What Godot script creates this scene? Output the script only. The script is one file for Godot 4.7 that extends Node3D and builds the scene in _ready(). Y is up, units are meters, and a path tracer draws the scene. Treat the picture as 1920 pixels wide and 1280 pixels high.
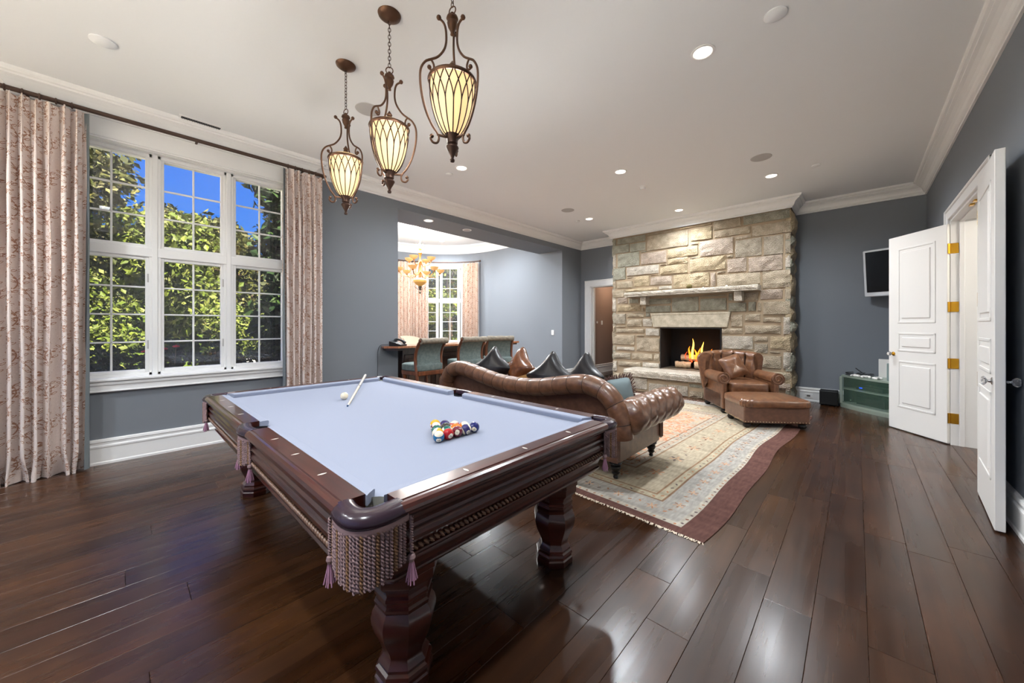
extends Node3D
# A games room: pool table, leather seating, stone fireplace, bay with a bar. Metres, y up.
# The camera stands at x = z = 0; the long axis of the room runs along -z, the window wall lies at x = WX.
const EYE := 1.35
const FOCAL := 686.93          # pixels at 1920 x 1280
const YAW := 0.7406
const CX := 977.93             # principal point in pixels
const CY := 609.97
const WX := -5.428             # window wall
const RX := 0.79               # wall with the double door
const FZ := -8.287             # fireplace wall
const BZ := 2.4                # wall behind the camera
const HC := 3.535              # ceiling
const YCR := 3.35              # lower edge of the crown moulding

var M := {}
var used := {}
var rng := RandomNumberGenerator.new()

# ---------------------------------------------------------------- naming
func numbered(n: String) -> String:
	used[n] = used.get(n, -1) + 1
	return n if used[n] == 0 else "%s_%03d" % [n, used[n]]

func tag(o: Node, label := "", category := "", group := "", kind := "") -> void:
	if label: o.set_meta("label", label)
	if category: o.set_meta("category", category)
	if group: o.set_meta("group", group)
	if kind: o.set_meta("kind", kind)

func thing(called: String, label: String, category: String, at := Vector3.ZERO, turn := 0.0, group := "") -> Node3D:
	var o := Node3D.new()
	o.name = numbered(called)
	add_child(o)
	o.position = at
	o.rotation.y = turn
	tag(o, label, category, group)
	return o

func setting(called: String) -> Node3D:
	var o := Node3D.new()
	o.name = numbered(called)
	add_child(o)
	o.set_meta("kind", "structure")
	return o

func obj(called: String, st: SurfaceTool, m: Material, parent: Node) -> MeshInstance3D:
	st.generate_normals()
	return mi(called, st.commit(), m, parent)

func mi(called: String, mesh: Mesh, m: Material, parent: Node) -> MeshInstance3D:
	var o := MeshInstance3D.new()
	o.name = numbered(called) if parent == self else called
	o.mesh = mesh
	o.material_override = m
	parent.add_child(o, true)
	return o

func struct(called: String, st: SurfaceTool, m: Material) -> MeshInstance3D:
	var o := obj(called, st, m, self)
	o.set_meta("kind", "structure")
	return o

func single(called: String, st: SurfaceTool, m: Material, label: String, category: String, group := "") -> MeshInstance3D:
	var o := obj(called, st, m, self)
	tag(o, label, category, group)
	return o

# ---------------------------------------------------------------- shapes
func nst() -> SurfaceTool:
	var st := SurfaceTool.new()
	st.begin(Mesh.PRIMITIVE_TRIANGLES)
	st.set_smooth_group(-1)
	return st

func face(st: SurfaceTool, p: Array, out: Vector3) -> void:
	# convex polygon, front side towards out (front faces run clockwise)
	var n: Vector3 = (p[2] - p[0]).cross(p[1] - p[0])
	var q: Array = p
	if n.dot(out) < 0.0:
		q = p.duplicate()
		q.reverse()
	for i in range(1, q.size() - 1):
		st.add_vertex(q[0]); st.add_vertex(q[i]); st.add_vertex(q[i + 1])

func box(st: SurfaceTool, c: Vector3, s: Vector3, bev := 0.0, b := Basis.IDENTITY) -> void:
	var h := s * 0.5
	var e := minf(bev, minf(h.x, minf(h.y, h.z)) * 0.9)
	var at := func(x: float, y: float, z: float) -> Vector3: return c + b * Vector3(x, y, z)
	for k in 3:
		for sg in [-1.0, 1.0]:
			var pts := []
			for w in [[-1, -1], [1, -1], [1, 1], [-1, 1]]:
				var v := Vector3.ZERO
				v[k] = sg * h[k]
				v[(k + 1) % 3] = w[0] * (h[(k + 1) % 3] - e)
				v[(k + 2) % 3] = w[1] * (h[(k + 2) % 3] - e)
				pts.append(at.call(v.x, v.y, v.z))
			var d := Vector3.ZERO
			d[k] = sg
			face(st, pts, b * d)
	if e <= 0.0: return
	for k in 3:
		var i := (k + 1) % 3
		var j := (k + 2) % 3
		for si in [-1.0, 1.0]:
			for sj in [-1.0, 1.0]:
				var pts := []
				for q in [[-1.0, 0], [1.0, 0], [1.0, 1], [-1.0, 1]]:
					var v := Vector3.ZERO
					v[k] = q[0] * (h[k] - e)
					v[i] = si * (h[i] - (e if q[1] == 1 else 0.0))
					v[j] = sj * (h[j] - (0.0 if q[1] == 1 else e))
					pts.append(at.call(v.x, v.y, v.z))
				var d := Vector3.ZERO
				d[i] = si; d[j] = sj
				face(st, pts, b * d)
	for sx in [-1.0, 1.0]:
		for sy in [-1.0, 1.0]:
			for sz in [-1.0, 1.0]:
				face(st, [at.call(sx * h.x, sy * (h.y - e), sz * (h.z - e)), at.call(sx * (h.x - e), sy * h.y, sz * (h.z - e)), at.call(sx * (h.x - e), sy * (h.y - e), sz * h.z)], b * Vector3(sx, sy, sz))

func bx(st: SurfaceTool, x0: float, x1: float, y0: float, y1: float, z0: float, z1: float, bev := 0.0) -> void:
	box(st, Vector3((x0 + x1) / 2, (y0 + y1) / 2, (z0 + z1) / 2), Vector3(absf(x1 - x0), absf(y1 - y0), absf(z1 - z0)), bev)

# grid of points p[i][j] as a smooth sheet; flip turns its front
func sheet(st: SurfaceTool, p: Array, flip := false, uv := false, group := 0) -> void:
	st.set_smooth_group(group)
	var nu := p.size() - 1
	var nv: int = p[0].size() - 1
	for i in nu:
		for j in nv:
			var a: Vector3 = p[i][j]
			var b: Vector3 = p[i + 1][j]
			var c: Vector3 = p[i + 1][j + 1]
			var d: Vector3 = p[i][j + 1]
			var q := [[a, i, j], [b, i + 1, j], [c, i + 1, j + 1], [a, i, j], [c, i + 1, j + 1], [d, i, j + 1]]
			if flip: q.reverse()
			for v in q:
				if uv: st.set_uv(Vector2(float(v[1]) / nu, float(v[2]) / nv))
				st.add_vertex(v[0])
	st.set_smooth_group(-1)

func grid(nu: int, nv: int, f: Callable) -> Array:
	var p := []
	for i in nu + 1:
		var row := []
		for j in nv + 1: row.append(f.call(float(i) / nu, float(j) / nv))
		p.append(row)
	return p

# profile of Vector2(radius, y) turned round y; flat keeps the facets (polygonal turning)
func lathe(st: SurfaceTool, prof: Array, seg: int, xf := Transform3D.IDENTITY, flat := false, phase := 0.0) -> void:
	var k := 1.0 / cos(PI / seg) if flat else 1.0
	var g := 1
	var sgn := 1.0 if prof[-1].y >= prof[0].y else -1.0
	for j in prof.size() - 1:
		var a: Vector2 = prof[j]
		var b: Vector2 = prof[j + 1]
		if j > 0:
			var d0: Vector2 = (a - prof[j - 1]).normalized()
			if d0.dot((b - a).normalized()) < 0.8: g += 1
		for i in seg:
			st.set_smooth_group(i * 40 + g if flat else g)
			var t0 := TAU * i / seg + phase
			var t1 := TAU * (i + 1) / seg + phase
			var p0 := xf * Vector3(cos(t0) * a.x * k, a.y, sin(t0) * a.x * k)
			var p1 := xf * Vector3(cos(t1) * a.x * k, a.y, sin(t1) * a.x * k)
			var p2 := xf * Vector3(cos(t1) * b.x * k, b.y, sin(t1) * b.x * k)
			var p3 := xf * Vector3(cos(t0) * b.x * k, b.y, sin(t0) * b.x * k)
			var nrm := xf.basis * (Vector3(cos((t0 + t1) / 2) * (b.y - a.y), a.x - b.x, sin((t0 + t1) / 2) * (b.y - a.y)) * sgn)
			if a.x < 1e-6: face(st, [p0, p2, p3], nrm)
			elif b.x < 1e-6: face(st, [p0, p1, p2], nrm)
			else: face(st, [p0, p1, p2, p3], nrm)
	st.set_smooth_group(-1)

func frames(pts: Array) -> Array:
	var out := []
	var up := Vector3.UP
	for i in pts.size():
		var t: Vector3 = (pts[mini(i + 1, pts.size() - 1)] - pts[maxi(i - 1, 0)]).normalized()
		if i == 0 and absf(t.dot(up)) > 0.9: up = Vector3.RIGHT
		up = (up - t * up.dot(t)).normalized()
		out.append(Basis(t.cross(up).normalized(), up, t))
	return out

# tube along pts; r is a number or an array; squash scales the second axis
func tube(st: SurfaceTool, pts: Array, r, seg := 8, caps := true, squash := 1.0) -> void:
	var fr := frames(pts)
	var rings := []
	for i in pts.size():
		var rr: float = r[i] if r is Array else r
		var ring := []
		for k in seg + 1:
			var a := TAU * (k % seg) / seg
			ring.append(pts[i] + fr[i] * Vector3(cos(a) * rr, sin(a) * rr * squash, 0))
		rings.append(ring)
	sheet(st, rings, false, false, 1)
	if caps:
		for e in [0, pts.size() - 1]:
			var ring: Array = rings[e].slice(0, seg)
			face(st, ring, fr[e].z * (-1.0 if e == 0 else 1.0))

func smooth_path(ctrl: Array, n: int) -> Array:
	# Catmull-Rom through the control points
	var out := []
	var m := ctrl.size() - 1
	for i in n + 1:
		var t := float(i) / n * m
		var k := mini(int(t), m - 1)
		var f := t - k
		out.append(ctrl[k].cubic_interpolate(ctrl[k + 1], ctrl[maxi(k - 1, 0)], ctrl[mini(k + 2, m)], f))
	return out

# outline (Vector2 x, y) extruded along z from z0 to z1, placed by xf
func prism(st: SurfaceTool, poly: PackedVector2Array, z0: float, z1: float, xf := Transform3D.IDENTITY) -> void:
	var ids := Geometry2D.triangulate_polygon(poly)
	for e in [[z0, -1.0], [z1, 1.0]]:
		for k in range(0, ids.size(), 3):
			var t := []
			for q in 3: t.append(xf * Vector3(poly[ids[k + q]].x, poly[ids[k + q]].y, e[0]))
			face(st, t, xf.basis * Vector3(0, 0, e[1]))
	var turn := 1.0 if not Geometry2D.is_polygon_clockwise(poly) else -1.0
	for i in poly.size():
		var a := poly[i]
		var b := poly[(i + 1) % poly.size()]
		var n := Vector2(b.y - a.y, a.x - b.x) * turn
		face(st, [xf * Vector3(a.x, a.y, z0), xf * Vector3(b.x, b.y, z0), xf * Vector3(b.x, b.y, z1), xf * Vector3(a.x, a.y, z1)], xf.basis * Vector3(n.x, n.y, 0))

# plan polygon (Vector2 x, z) as a slab between y0 and y1
func slab(st: SurfaceTool, poly: PackedVector2Array, y0: float, y1: float) -> void:
	prism(st, poly, -y1, -y0, Transform3D(Basis(Vector3(1, 0, 0), Vector3(0, 0, 1), Vector3(0, -1, 0)), Vector3.ZERO))

# moulding: closed profile of Vector2(out, y) carried along a plan path of Vector2(x, z); out points to the left of the run
func mould(st: SurfaceTool, path: Array, prof: Array, closed := false, side := 1.0) -> void:
	var n := path.size()
	var secs := []
	for i in n:
		var a: Vector2 = path[i]
		var d0: Vector2
		var d1: Vector2
		if closed or i > 0: d0 = (a - path[(i - 1 + n) % n]).normalized()
		if closed or i < n - 1: d1 = (path[(i + 1) % n] - a).normalized()
		if not closed and i == 0: d0 = d1
		if not closed and i == n - 1: d1 = d0
		var n0 := Vector2(d0.y, -d0.x) * side
		var n1 := Vector2(d1.y, -d1.x) * side
		var m := (n0 + n1)
		m = m / maxf(0.2, m.dot(n0)) if m.length() > 0.01 else n0
		var s := []
		for p in prof: s.append(Vector3(a.x + m.x * p.x, p.y, a.y + m.y * p.x))
		secs.append(s)
	var k := prof.size()
	var c := Vector2.ZERO
	for p in prof: c += p / k
	for i in (n if closed else n - 1):
		var s0: Array = secs[i]
		var s1: Array = secs[(i + 1) % n]
		var d: Vector2 = (path[(i + 1) % n] - path[i]).normalized()
		var nn := Vector2(d.y, -d.x) * side
		var area := 0.0
		for j in k: area += prof[j].x * prof[(j + 1) % k].y - prof[(j + 1) % k].x * prof[j].y
		for j in k:
			var e: Vector2 = prof[(j + 1) % k] - prof[j]
			var o2 := Vector2(e.y, -e.x) * signf(area)
			face(st, [s0[j], s1[j], s1[(j + 1) % k], s0[(j + 1) % k]], Vector3(nn.x * o2.x, o2.y, nn.y * o2.x))
	if not closed:
		for e in [0, n - 1]:
			var d: Vector2 = (path[1] - path[0]) if e == 0 else (path[n - 2] - path[n - 1])
			var poly := PackedVector2Array(prof)
			var ids := Geometry2D.triangulate_polygon(poly)
			for q in range(0, ids.size(), 3):
				face(st, [secs[e][ids[q]], secs[e][ids[q + 1]], secs[e][ids[q + 2]]], Vector3(-d.x, 0, -d.y))

func ball(st: SurfaceTool, c: Vector3, r: Vector3, nu := 12, nv := 8, b := Basis.IDENTITY) -> void:
	sheet(st, grid(nu, nv, func(u: float, v: float) -> Vector3:
		var a := TAU * (0.0 if u > 0.9999 else u)
		return c + b * Vector3(cos(a) * sin(PI * v) * r.x, -cos(PI * v) * r.y, sin(a) * sin(PI * v) * r.z)))

# pillow-like cushion: superellipsoid lying in x-z, thickness y
func cushion(st: SurfaceTool, c: Vector3, s: Vector3, b := Basis.IDENTITY, e := 0.35, n := 22, pinch := 0.0) -> void:
	var p := func(x: float, k: float) -> float: return signf(x) * pow(absf(x), k)
	sheet(st, grid(n * 2, n, func(u: float, v: float) -> Vector3:
		var a := TAU * (0.0 if u > 0.9999 else u)
		var q := PI * (v - 0.5)
		var x: float = p.call(cos(a), e) * pow(maxf(cos(q), 0.0), e)
		var z: float = p.call(sin(a), e) * pow(maxf(cos(q), 0.0), e)
		var y: float = p.call(sin(q), 1.0 if pinch > 0.0 else e)
		if pinch > 0.0:
			var edge := maxf(absf(x), absf(z))
			y *= sqrt(maxf(0.0, 1.0 - pow(edge, 3.0))) + 0.03
			var k := 1.0 - pinch * (1.0 - pow(minf(absf(x), absf(z)) / maxf(edge, 0.001), 2.0)) * edge
			x *= k
			z *= k
		return c + b * Vector3(x * s.x * 0.5, y * s.y * 0.5, z * s.z * 0.5)))

# ---------------------------------------------------------------- materials
func mat(col: Color, rough := 0.6, metal := 0.0, spec := 0.5) -> StandardMaterial3D:
	var m := StandardMaterial3D.new()
	m.albedo_color = col
	m.roughness = rough
	m.metallic = metal
	m.metallic_specular = spec
	return m

func c8(r: float, g: float, b: float) -> Color:
	return Color(r / 255.0, g / 255.0, b / 255.0)

func glow(col: Color, e: float) -> StandardMaterial3D:
	var m := mat(col, 0.5)
	m.emission_enabled = true
	m.emission = col
	m.emission_energy_multiplier = e
	return m

func noise(seed: int, freq: float, oct := 4) -> FastNoiseLite:
	var n := FastNoiseLite.new()
	n.seed = seed
	n.frequency = freq
	n.fractal_octaves = oct
	n.noise_type = FastNoiseLite.TYPE_SIMPLEX_SMOOTH
	return n

# seamless grey noise w x h whose features are stretched along y
func streaks(seed: int, w: int, h: int, freq: float, stretch: int, oct := 4) -> Image:
	var im := noise(seed, freq, oct).get_seamless_image(w, maxi(h / stretch, 8))
	im.resize(w, h, Image.INTERPOLATE_CUBIC)
	return im

func ramp_tex(images: Array, weights: Array, lo: Color, hi: Color, power := 1.0) -> ImageTexture:
	var w: int = images[0].get_width()
	var h: int = images[0].get_height()
	var out := Image.create(w, h, false, Image.FORMAT_RGB8)
	for y in h:
		for x in w:
			var t := 0.0
			for k in images.size(): t += images[k].get_pixel(x, y).r * weights[k]
			out.set_pixel(x, y, lo.lerp(hi, pow(clampf(t, 0.0, 1.0), power)))
	return ImageTexture.create_from_image(out)

func triplanar(m: StandardMaterial3D, scale: Vector3, world := true, offset := Vector3.ZERO) -> void:
	m.uv1_triplanar = true
	m.uv1_world_triplanar = world
	m.uv1_scale = scale
	m.uv1_offset = offset
	m.uv1_triplanar_sharpness = 8.0

func make_materials() -> void:
	M.wall = mat(c8(122, 127, 134), 0.75, 0.0, 0.3)
	M.white = mat(c8(228, 228, 227), 0.42)
	M.ceiling = mat(c8(228, 230, 231), 0.9, 0.0, 0.2)
	M.door = mat(c8(228, 226, 222), 0.35)
	M.brown_wall = mat(c8(140, 118, 106), 0.8)
	M.black = mat(c8(12, 12, 13), 0.6)
	M.soot = mat(c8(10, 10, 11), 0.85)
	M.gold = mat(c8(214, 160, 52), 0.25, 1.0)
	M.steel = mat(c8(190, 190, 190), 0.2, 1.0)
	M.bronze = mat(c8(92, 66, 50), 0.42, 0.75)
	M.bronze_dark = mat(c8(70, 50, 40), 0.42, 0.6)
	M.rod = mat(c8(78, 58, 48), 0.5, 0.3)
	M.mesh_grey = mat(c8(178, 176, 174), 0.8)
	M.vent_dark = mat(c8(95, 92, 90), 0.8)
	# clear panes
	var g := mat(Color(1, 1, 1, 0.02), 0.0)
	g.transparency = BaseMaterial3D.TRANSPARENCY_ALPHA
	M.pane = g
	var cg := mat(Color(0.55, 0.72, 0.62, 0.08), 0.03)
	cg.transparency = BaseMaterial3D.TRANSPARENCY_ALPHA
	M.cabinet_glass = cg
	var cr := mat(Color(1, 1, 1), 0.03)
	cr.transparency = BaseMaterial3D.TRANSPARENCY_ALPHA
	cr.refraction_enabled = true
	cr.refraction_scale = 0.05
	cr.albedo_color = Color(1, 1, 1, 0.12)
	M.crystal = cr

	# floor boards: six tones of one dark stained oak
	var g1 := streaks(11, 256, 1024, 0.035, 16, 4)
	var g2 := streaks(12, 256, 1024, 0.12, 32, 3)
	var g3 := noise(13, 0.006, 4).get_seamless_image(256, 1024)
	var wt := ramp_tex([g1, g2, g3], [0.32, 0.14, 0.6], c8(42, 25, 13), c8(82, 53, 31))
	var scratch := streaks(15, 256, 256, 0.02, 4, 5)
	var rt := ramp_tex([scratch], [1.0], Color(0.55, 0.55, 0.55), Color(1, 1, 1))
	M.planks = []
	for k in 7:
		var m := mat(Color.WHITE.lerp([c8(255, 240, 222), c8(226, 210, 192), c8(250, 224, 198), c8(206, 190, 172), c8(240, 226, 210), c8(255, 244, 230), c8(214, 194, 170)][k], 1.0), 0.36, 0.0, 0.42)
		m.albedo_texture = wt
		m.roughness_texture = rt
		m.clearcoat_enabled = true
		m.clearcoat = 0.22
		m.clearcoat_roughness = 0.2
		triplanar(m, Vector3(1.5, 1.0, 0.27), true, Vector3(0.137 * k, 0.0, 0.231 * k))
		M.planks.append(m)
	M.floor_gap = mat(c8(22, 12, 8), 0.8)

	# mahogany
	var w1 := streaks(21, 256, 512, 0.03, 8, 4)
	var w2 := streaks(22, 256, 512, 0.1, 16, 3)
	var mt := ramp_tex([w1, w2], [0.6, 0.4], c8(46, 19, 12), c8(88, 34, 22))
	M.mahogany = wood(mt, Vector3(2.2, 2.2, 0.8), 0.28)
	M.mahogany_x = wood(ramp_rot(mt), Vector3(0.8, 2.2, 2.2), 0.28)
	M.mahogany_y = wood(ramp_rot(mt), Vector3(2.2, 0.8, 0.8), 0.28)
	M.mahogany_y.uv1_triplanar_sharpness = 3.0
	var st_ := ramp_tex([w1, w2], [0.6, 0.4], c8(70, 34, 18), c8(142, 82, 46))
	M.stool_wood = wood(st_, Vector3(2, 2, 2), 0.35)
	M.bar_wood = wood(ramp_tex([w1, w2], [0.6, 0.4], c8(26, 15, 11), c8(66, 38, 26)), Vector3(2, 2, 2), 0.35)
	M.bar_top = wood(ramp_tex([w1, w2], [0.6, 0.4], c8(120, 70, 44), c8(190, 126, 84)), Vector3(2, 2, 2), 0.3)
	M.black_wood = mat(c8(20, 16, 14), 0.3)
	M.rope_wood = mat(c8(110, 80, 60), 0.35)
	M.cue_tip = mat(c8(70, 96, 130), 0.9)
	M.cue_wood = mat(c8(226, 208, 176), 0.3)
	M.cue_butt = mat(c8(214, 206, 196), 0.25)
	M.pearl = mat(c8(232, 226, 214), 0.3)
	var cloth_n := noise(31, 0.2, 2).get_seamless_image(256, 256)
	M.felt = mat(Color.WHITE, 0.95, 0.0, 0.2)
	M.felt.albedo_texture = ramp_tex([cloth_n], [1.0], c8(141, 147, 164), c8(150, 157, 174))
	M.felt.rim_enabled = true
	M.felt.rim = 0.15
	triplanar(M.felt, Vector3(6, 6, 6))
	M.cushion_cloth = M.felt
	M.table_leather = mat(c8(50, 34, 44), 0.22)
	M.pocket = mat(c8(20, 18, 22), 0.7)
	M.net = mat(c8(160, 162, 150), 0.9)
	M.cord = mat(c8(150, 122, 120), 0.85)
	M.cord2 = mat(c8(136, 100, 70), 0.85)
	M.tassel = mat(c8(176, 128, 150), 0.85)

	# leathers
	var lw := noise(41, 0.02, 5).get_seamless_image(256, 256)
	var lf := noise(42, 0.25, 2).get_seamless_image(256, 256)
	M.leather = leather(lw, lf, c8(82, 54, 38), c8(134, 94, 68), 0.3)
	M.leather_dark = leather(lw, lf, c8(74, 49, 38), c8(112, 78, 60), 0.42)
	M.leather_tan = leather(lw, lf, c8(84, 54, 36), c8(134, 92, 62), 0.28)
	M.leather_black = leather(lw, lf, c8(18, 16, 18), c8(34, 30, 31), 0.34)
	M.leather_black.clearcoat = 0.15
	M.leather_black.metallic_specular = 0.35
	M.leather_rust = leather(lw, lf, c8(80, 46, 26), c8(128, 78, 46), 0.25)
	M.seam = mat(c8(34, 20, 14), 0.7)
	M.nail = mat(c8(190, 170, 140), 0.3, 0.9)
	M.teal_cloth = mat(c8(112, 126, 128), 0.9)
	M.fringe = mat(c8(92, 66, 60), 0.9)
	M.gold_cloth = mat(c8(150, 112, 62), 0.7)
	M.stool_cloth = mat(Color.WHITE, 0.85)
	M.stool_cloth.albedo_texture = ramp_tex([lw, lf], [0.7, 0.3], c8(84, 98, 97), c8(122, 134, 130))
	triplanar(M.stool_cloth, Vector3(3, 3, 3))
	M.stool_top = mat(Color.WHITE, 0.85)
	M.stool_top.albedo_texture = ramp_tex([lw, lf], [0.7, 0.3], c8(100, 92, 80), c8(150, 140, 124))
	triplanar(M.stool_top, Vector3(3, 3, 3))
	M.cream_leather = mat(c8(224, 204, 182), 0.5)

	# fieldstone
	var s1 := noise(51, 0.012, 5).get_seamless_image(512, 512)
	var s2 := noise(52, 0.09, 4).get_seamless_image(512, 512)
	var stex := ramp_tex([s1, s2], [0.55, 0.45], Color(0.7, 0.69, 0.66), Color(1, 1, 1))
	M.stones = {}  # greenish outer stones and warm middle ones partly hold lamp tint in their colour
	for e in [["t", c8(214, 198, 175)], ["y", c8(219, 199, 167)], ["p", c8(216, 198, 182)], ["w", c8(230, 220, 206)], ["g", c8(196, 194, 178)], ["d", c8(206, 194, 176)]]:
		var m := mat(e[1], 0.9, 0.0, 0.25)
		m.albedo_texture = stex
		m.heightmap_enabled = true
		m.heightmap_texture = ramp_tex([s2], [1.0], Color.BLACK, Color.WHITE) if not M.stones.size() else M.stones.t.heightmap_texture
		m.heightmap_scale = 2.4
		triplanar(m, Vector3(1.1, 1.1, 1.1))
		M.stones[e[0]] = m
	M.mortar = mat(c8(164, 145, 120), 0.95)
	M.lintel = M.stones.g.duplicate()
	M.lintel.albedo_color = c8(214, 204, 184)
	M.lintel.heightmap_enabled = false
	M.log = mat(Color.WHITE, 0.95)
	M.log.albedo_texture = ramp_tex([s1, s2], [0.5, 0.5], c8(150, 120, 90), c8(230, 205, 170))
	triplanar(M.log, Vector3(4, 4, 4))
	M.log_end = mat(c8(206, 176, 136), 0.9)
	M.ash = mat(Color.WHITE, 1.0)
	M.ash.albedo_texture = ramp_tex([s2], [1.0], c8(40, 38, 36), c8(170, 150, 120))
	triplanar(M.ash, Vector3(5, 5, 5))

	M.curtain = damask(c8(220, 206, 199), c8(166, 126, 104), c8(238, 228, 222))
	M.curtain_back = mat(c8(116, 124, 128), 0.9)
	M.curtain_bay = damask(c8(196, 172, 156), c8(152, 106, 80), c8(212, 194, 180))
	M.rug = mat(Color.WHITE, 0.97, 0.0, 0.1)
	M.rug.albedo_texture = rug_texture()
	M.rug_fringe = mat(c8(222, 206, 184), 0.95)
	M.tv_frame = mat(c8(206, 208, 212), 0.3)
	M.screen = mat(c8(7, 7, 8), 0.12)
	M.stand_metal = mat(c8(170, 184, 170), 0.35, 0.5)
	M.plastic_white = mat(c8(232, 228, 224), 0.4)
	M.console = mat(c8(126, 142, 140), 0.35)
	M.blue_light = glow(c8(20, 80, 235), 0.8)
	M.grass = mat(Color.WHITE, 1.0, 0.0, 0.1)
	M.grass.albedo_texture = ramp_tex([s1, s2], [0.5, 0.5], c8(38, 52, 18), c8(70, 82, 32))
	triplanar(M.grass, Vector3(0.6, 0.6, 0.6))
	M.bounce_paving = mat(c8(226, 221, 212), 0.9)
	M.bark = mat(c8(84, 70, 56), 0.95)
	var lm := mat(Color.WHITE, 0.6, 0.0, 0.3)
	lm.vertex_color_use_as_albedo = true
	lm.backlight_enabled = true
	lm.backlight = Color(0.25, 0.3, 0.1)
	M.leaf = lm
	M.flame_in = glow(Color(1.0, 0.78, 0.3), 2.2)
	M.flame_out = glow(Color(1.0, 0.5, 0.1), 1.4)
	M.flame_red = glow(Color(0.95, 0.25, 0.06), 0.9)
	M.ember = glow(Color(1.0, 0.3, 0.08), 1.2)
	M.lamp_lens = glow(Color(1.0, 0.97, 0.92), 3.0)
	M.shade = glow(c8(255, 218, 156), 0.5)
	M.shade.albedo_color = c8(230, 196, 140)
	M.bowl = glow(c8(255, 196, 124), 0.36)
	M.bowl.albedo_color = c8(190, 136, 84)
	M.bowl_cream = glow(c8(236, 206, 158), 0.5)
	M.gilt = mat(c8(206, 148, 80), 0.35, 0.6)
	M.gilt_dark = mat(c8(110, 100, 84), 0.4, 0.6)
	M.amber = glow(c8(214, 160, 84), 0.22)
	M.came = mat(c8(52, 32, 20), 0.5, 0.5)

func wood(tex: Texture2D, scale: Vector3, rough: float) -> StandardMaterial3D:
	var m := mat(Color.WHITE, rough)
	m.albedo_texture = tex
	m.clearcoat_enabled = true
	m.clearcoat = 0.6
	m.clearcoat_roughness = 0.08
	triplanar(m, scale)
	return m

func ramp_rot(t: ImageTexture) -> ImageTexture:
	var im := t.get_image().duplicate()
	im.rotate_90(CLOCKWISE)
	return ImageTexture.create_from_image(im)

func leather(a: Image, b: Image, lo: Color, hi: Color, rough: float) -> StandardMaterial3D:
	var m := mat(Color.WHITE, rough)
	m.albedo_texture = ramp_tex([a, b], [0.75, 0.25], lo, hi)
	m.heightmap_enabled = true
	if not M.has("leather_bump"): M.leather_bump = ramp_tex([b], [1.0], Color.BLACK, Color.WHITE)
	m.heightmap_texture = M.leather_bump
	m.heightmap_scale = 0.08
	m.clearcoat_enabled = true
	m.clearcoat = 0.45
	m.clearcoat_roughness = 0.18
	triplanar(m, Vector3(2.2, 2.2, 2.2))
	return m

func stamp(im: Image, c: Vector2, rx: float, ry: float, ang: float, col: Color, ring := 0.0) -> void:
	# an ellipse of colour on an image that repeats
	var w := im.get_width()
	var h := im.get_height()
	var r := int(maxf(rx, ry)) + 2
	var ca := cos(ang)
	var sa := sin(ang)
	for dy in range(-r, r + 1):
		for dx in range(-r, r + 1):
			var u := (dx * ca + dy * sa) / rx
			var v := (-dx * sa + dy * ca) / ry
			var q := u * u + v * v
			if q < 1.0 and q >= ring:
				im.set_pixel(posmod(int(c.x) + dx, w), posmod(int(c.y) + dy, h), col)

func damask(ground: Color, leaf: Color, light: Color) -> StandardMaterial3D:
	var im := Image.create(256, 512, false, Image.FORMAT_RGB8)
	im.fill(ground)
	var r := RandomNumberGenerator.new()
	r.seed = 77
	for k in 3:
		var x0 := 42.0 + 86.0 * k
		for i in 128:
			var y := i * 4.0
			var x := x0 + 22.0 * sin(TAU * y / 256.0 + k * 1.9)
			stamp(im, Vector2(x, y), 2.6, 2.6, 0, leaf)
			if i % 6 == 0:
				var sd := 1.0 if (i / 6) % 2 == 0 else -1.0
				stamp(im, Vector2(x + sd * 15, y - 5), 15, 6.5, -sd * 0.7, leaf)
				stamp(im, Vector2(x + sd * 17, y - 6), 9, 2.6, -sd * 0.7, light)
			if i % 21 == 5:
				for q in 6: stamp(im, Vector2(x, y) + Vector2(12, 0).rotated(TAU * q / 6), 7, 4.5, TAU * q / 6, leaf if q % 2 else light)
	for q in 900: stamp(im, Vector2(r.randf() * 256, r.randf() * 512), 1.2, 3.0, 0, ground.lerp(light, r.randf()) if r.randf() < 0.6 else ground.darkened(0.08))
	var m := mat(Color.WHITE, 0.8, 0.0, 0.3)
	m.albedo_texture = ImageTexture.create_from_image(im)
	m.rim_enabled = true
	m.rim = 0.25
	m.backlight_enabled = true
	m.backlight = Color(0.12, 0.1, 0.08)
	return m

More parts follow.
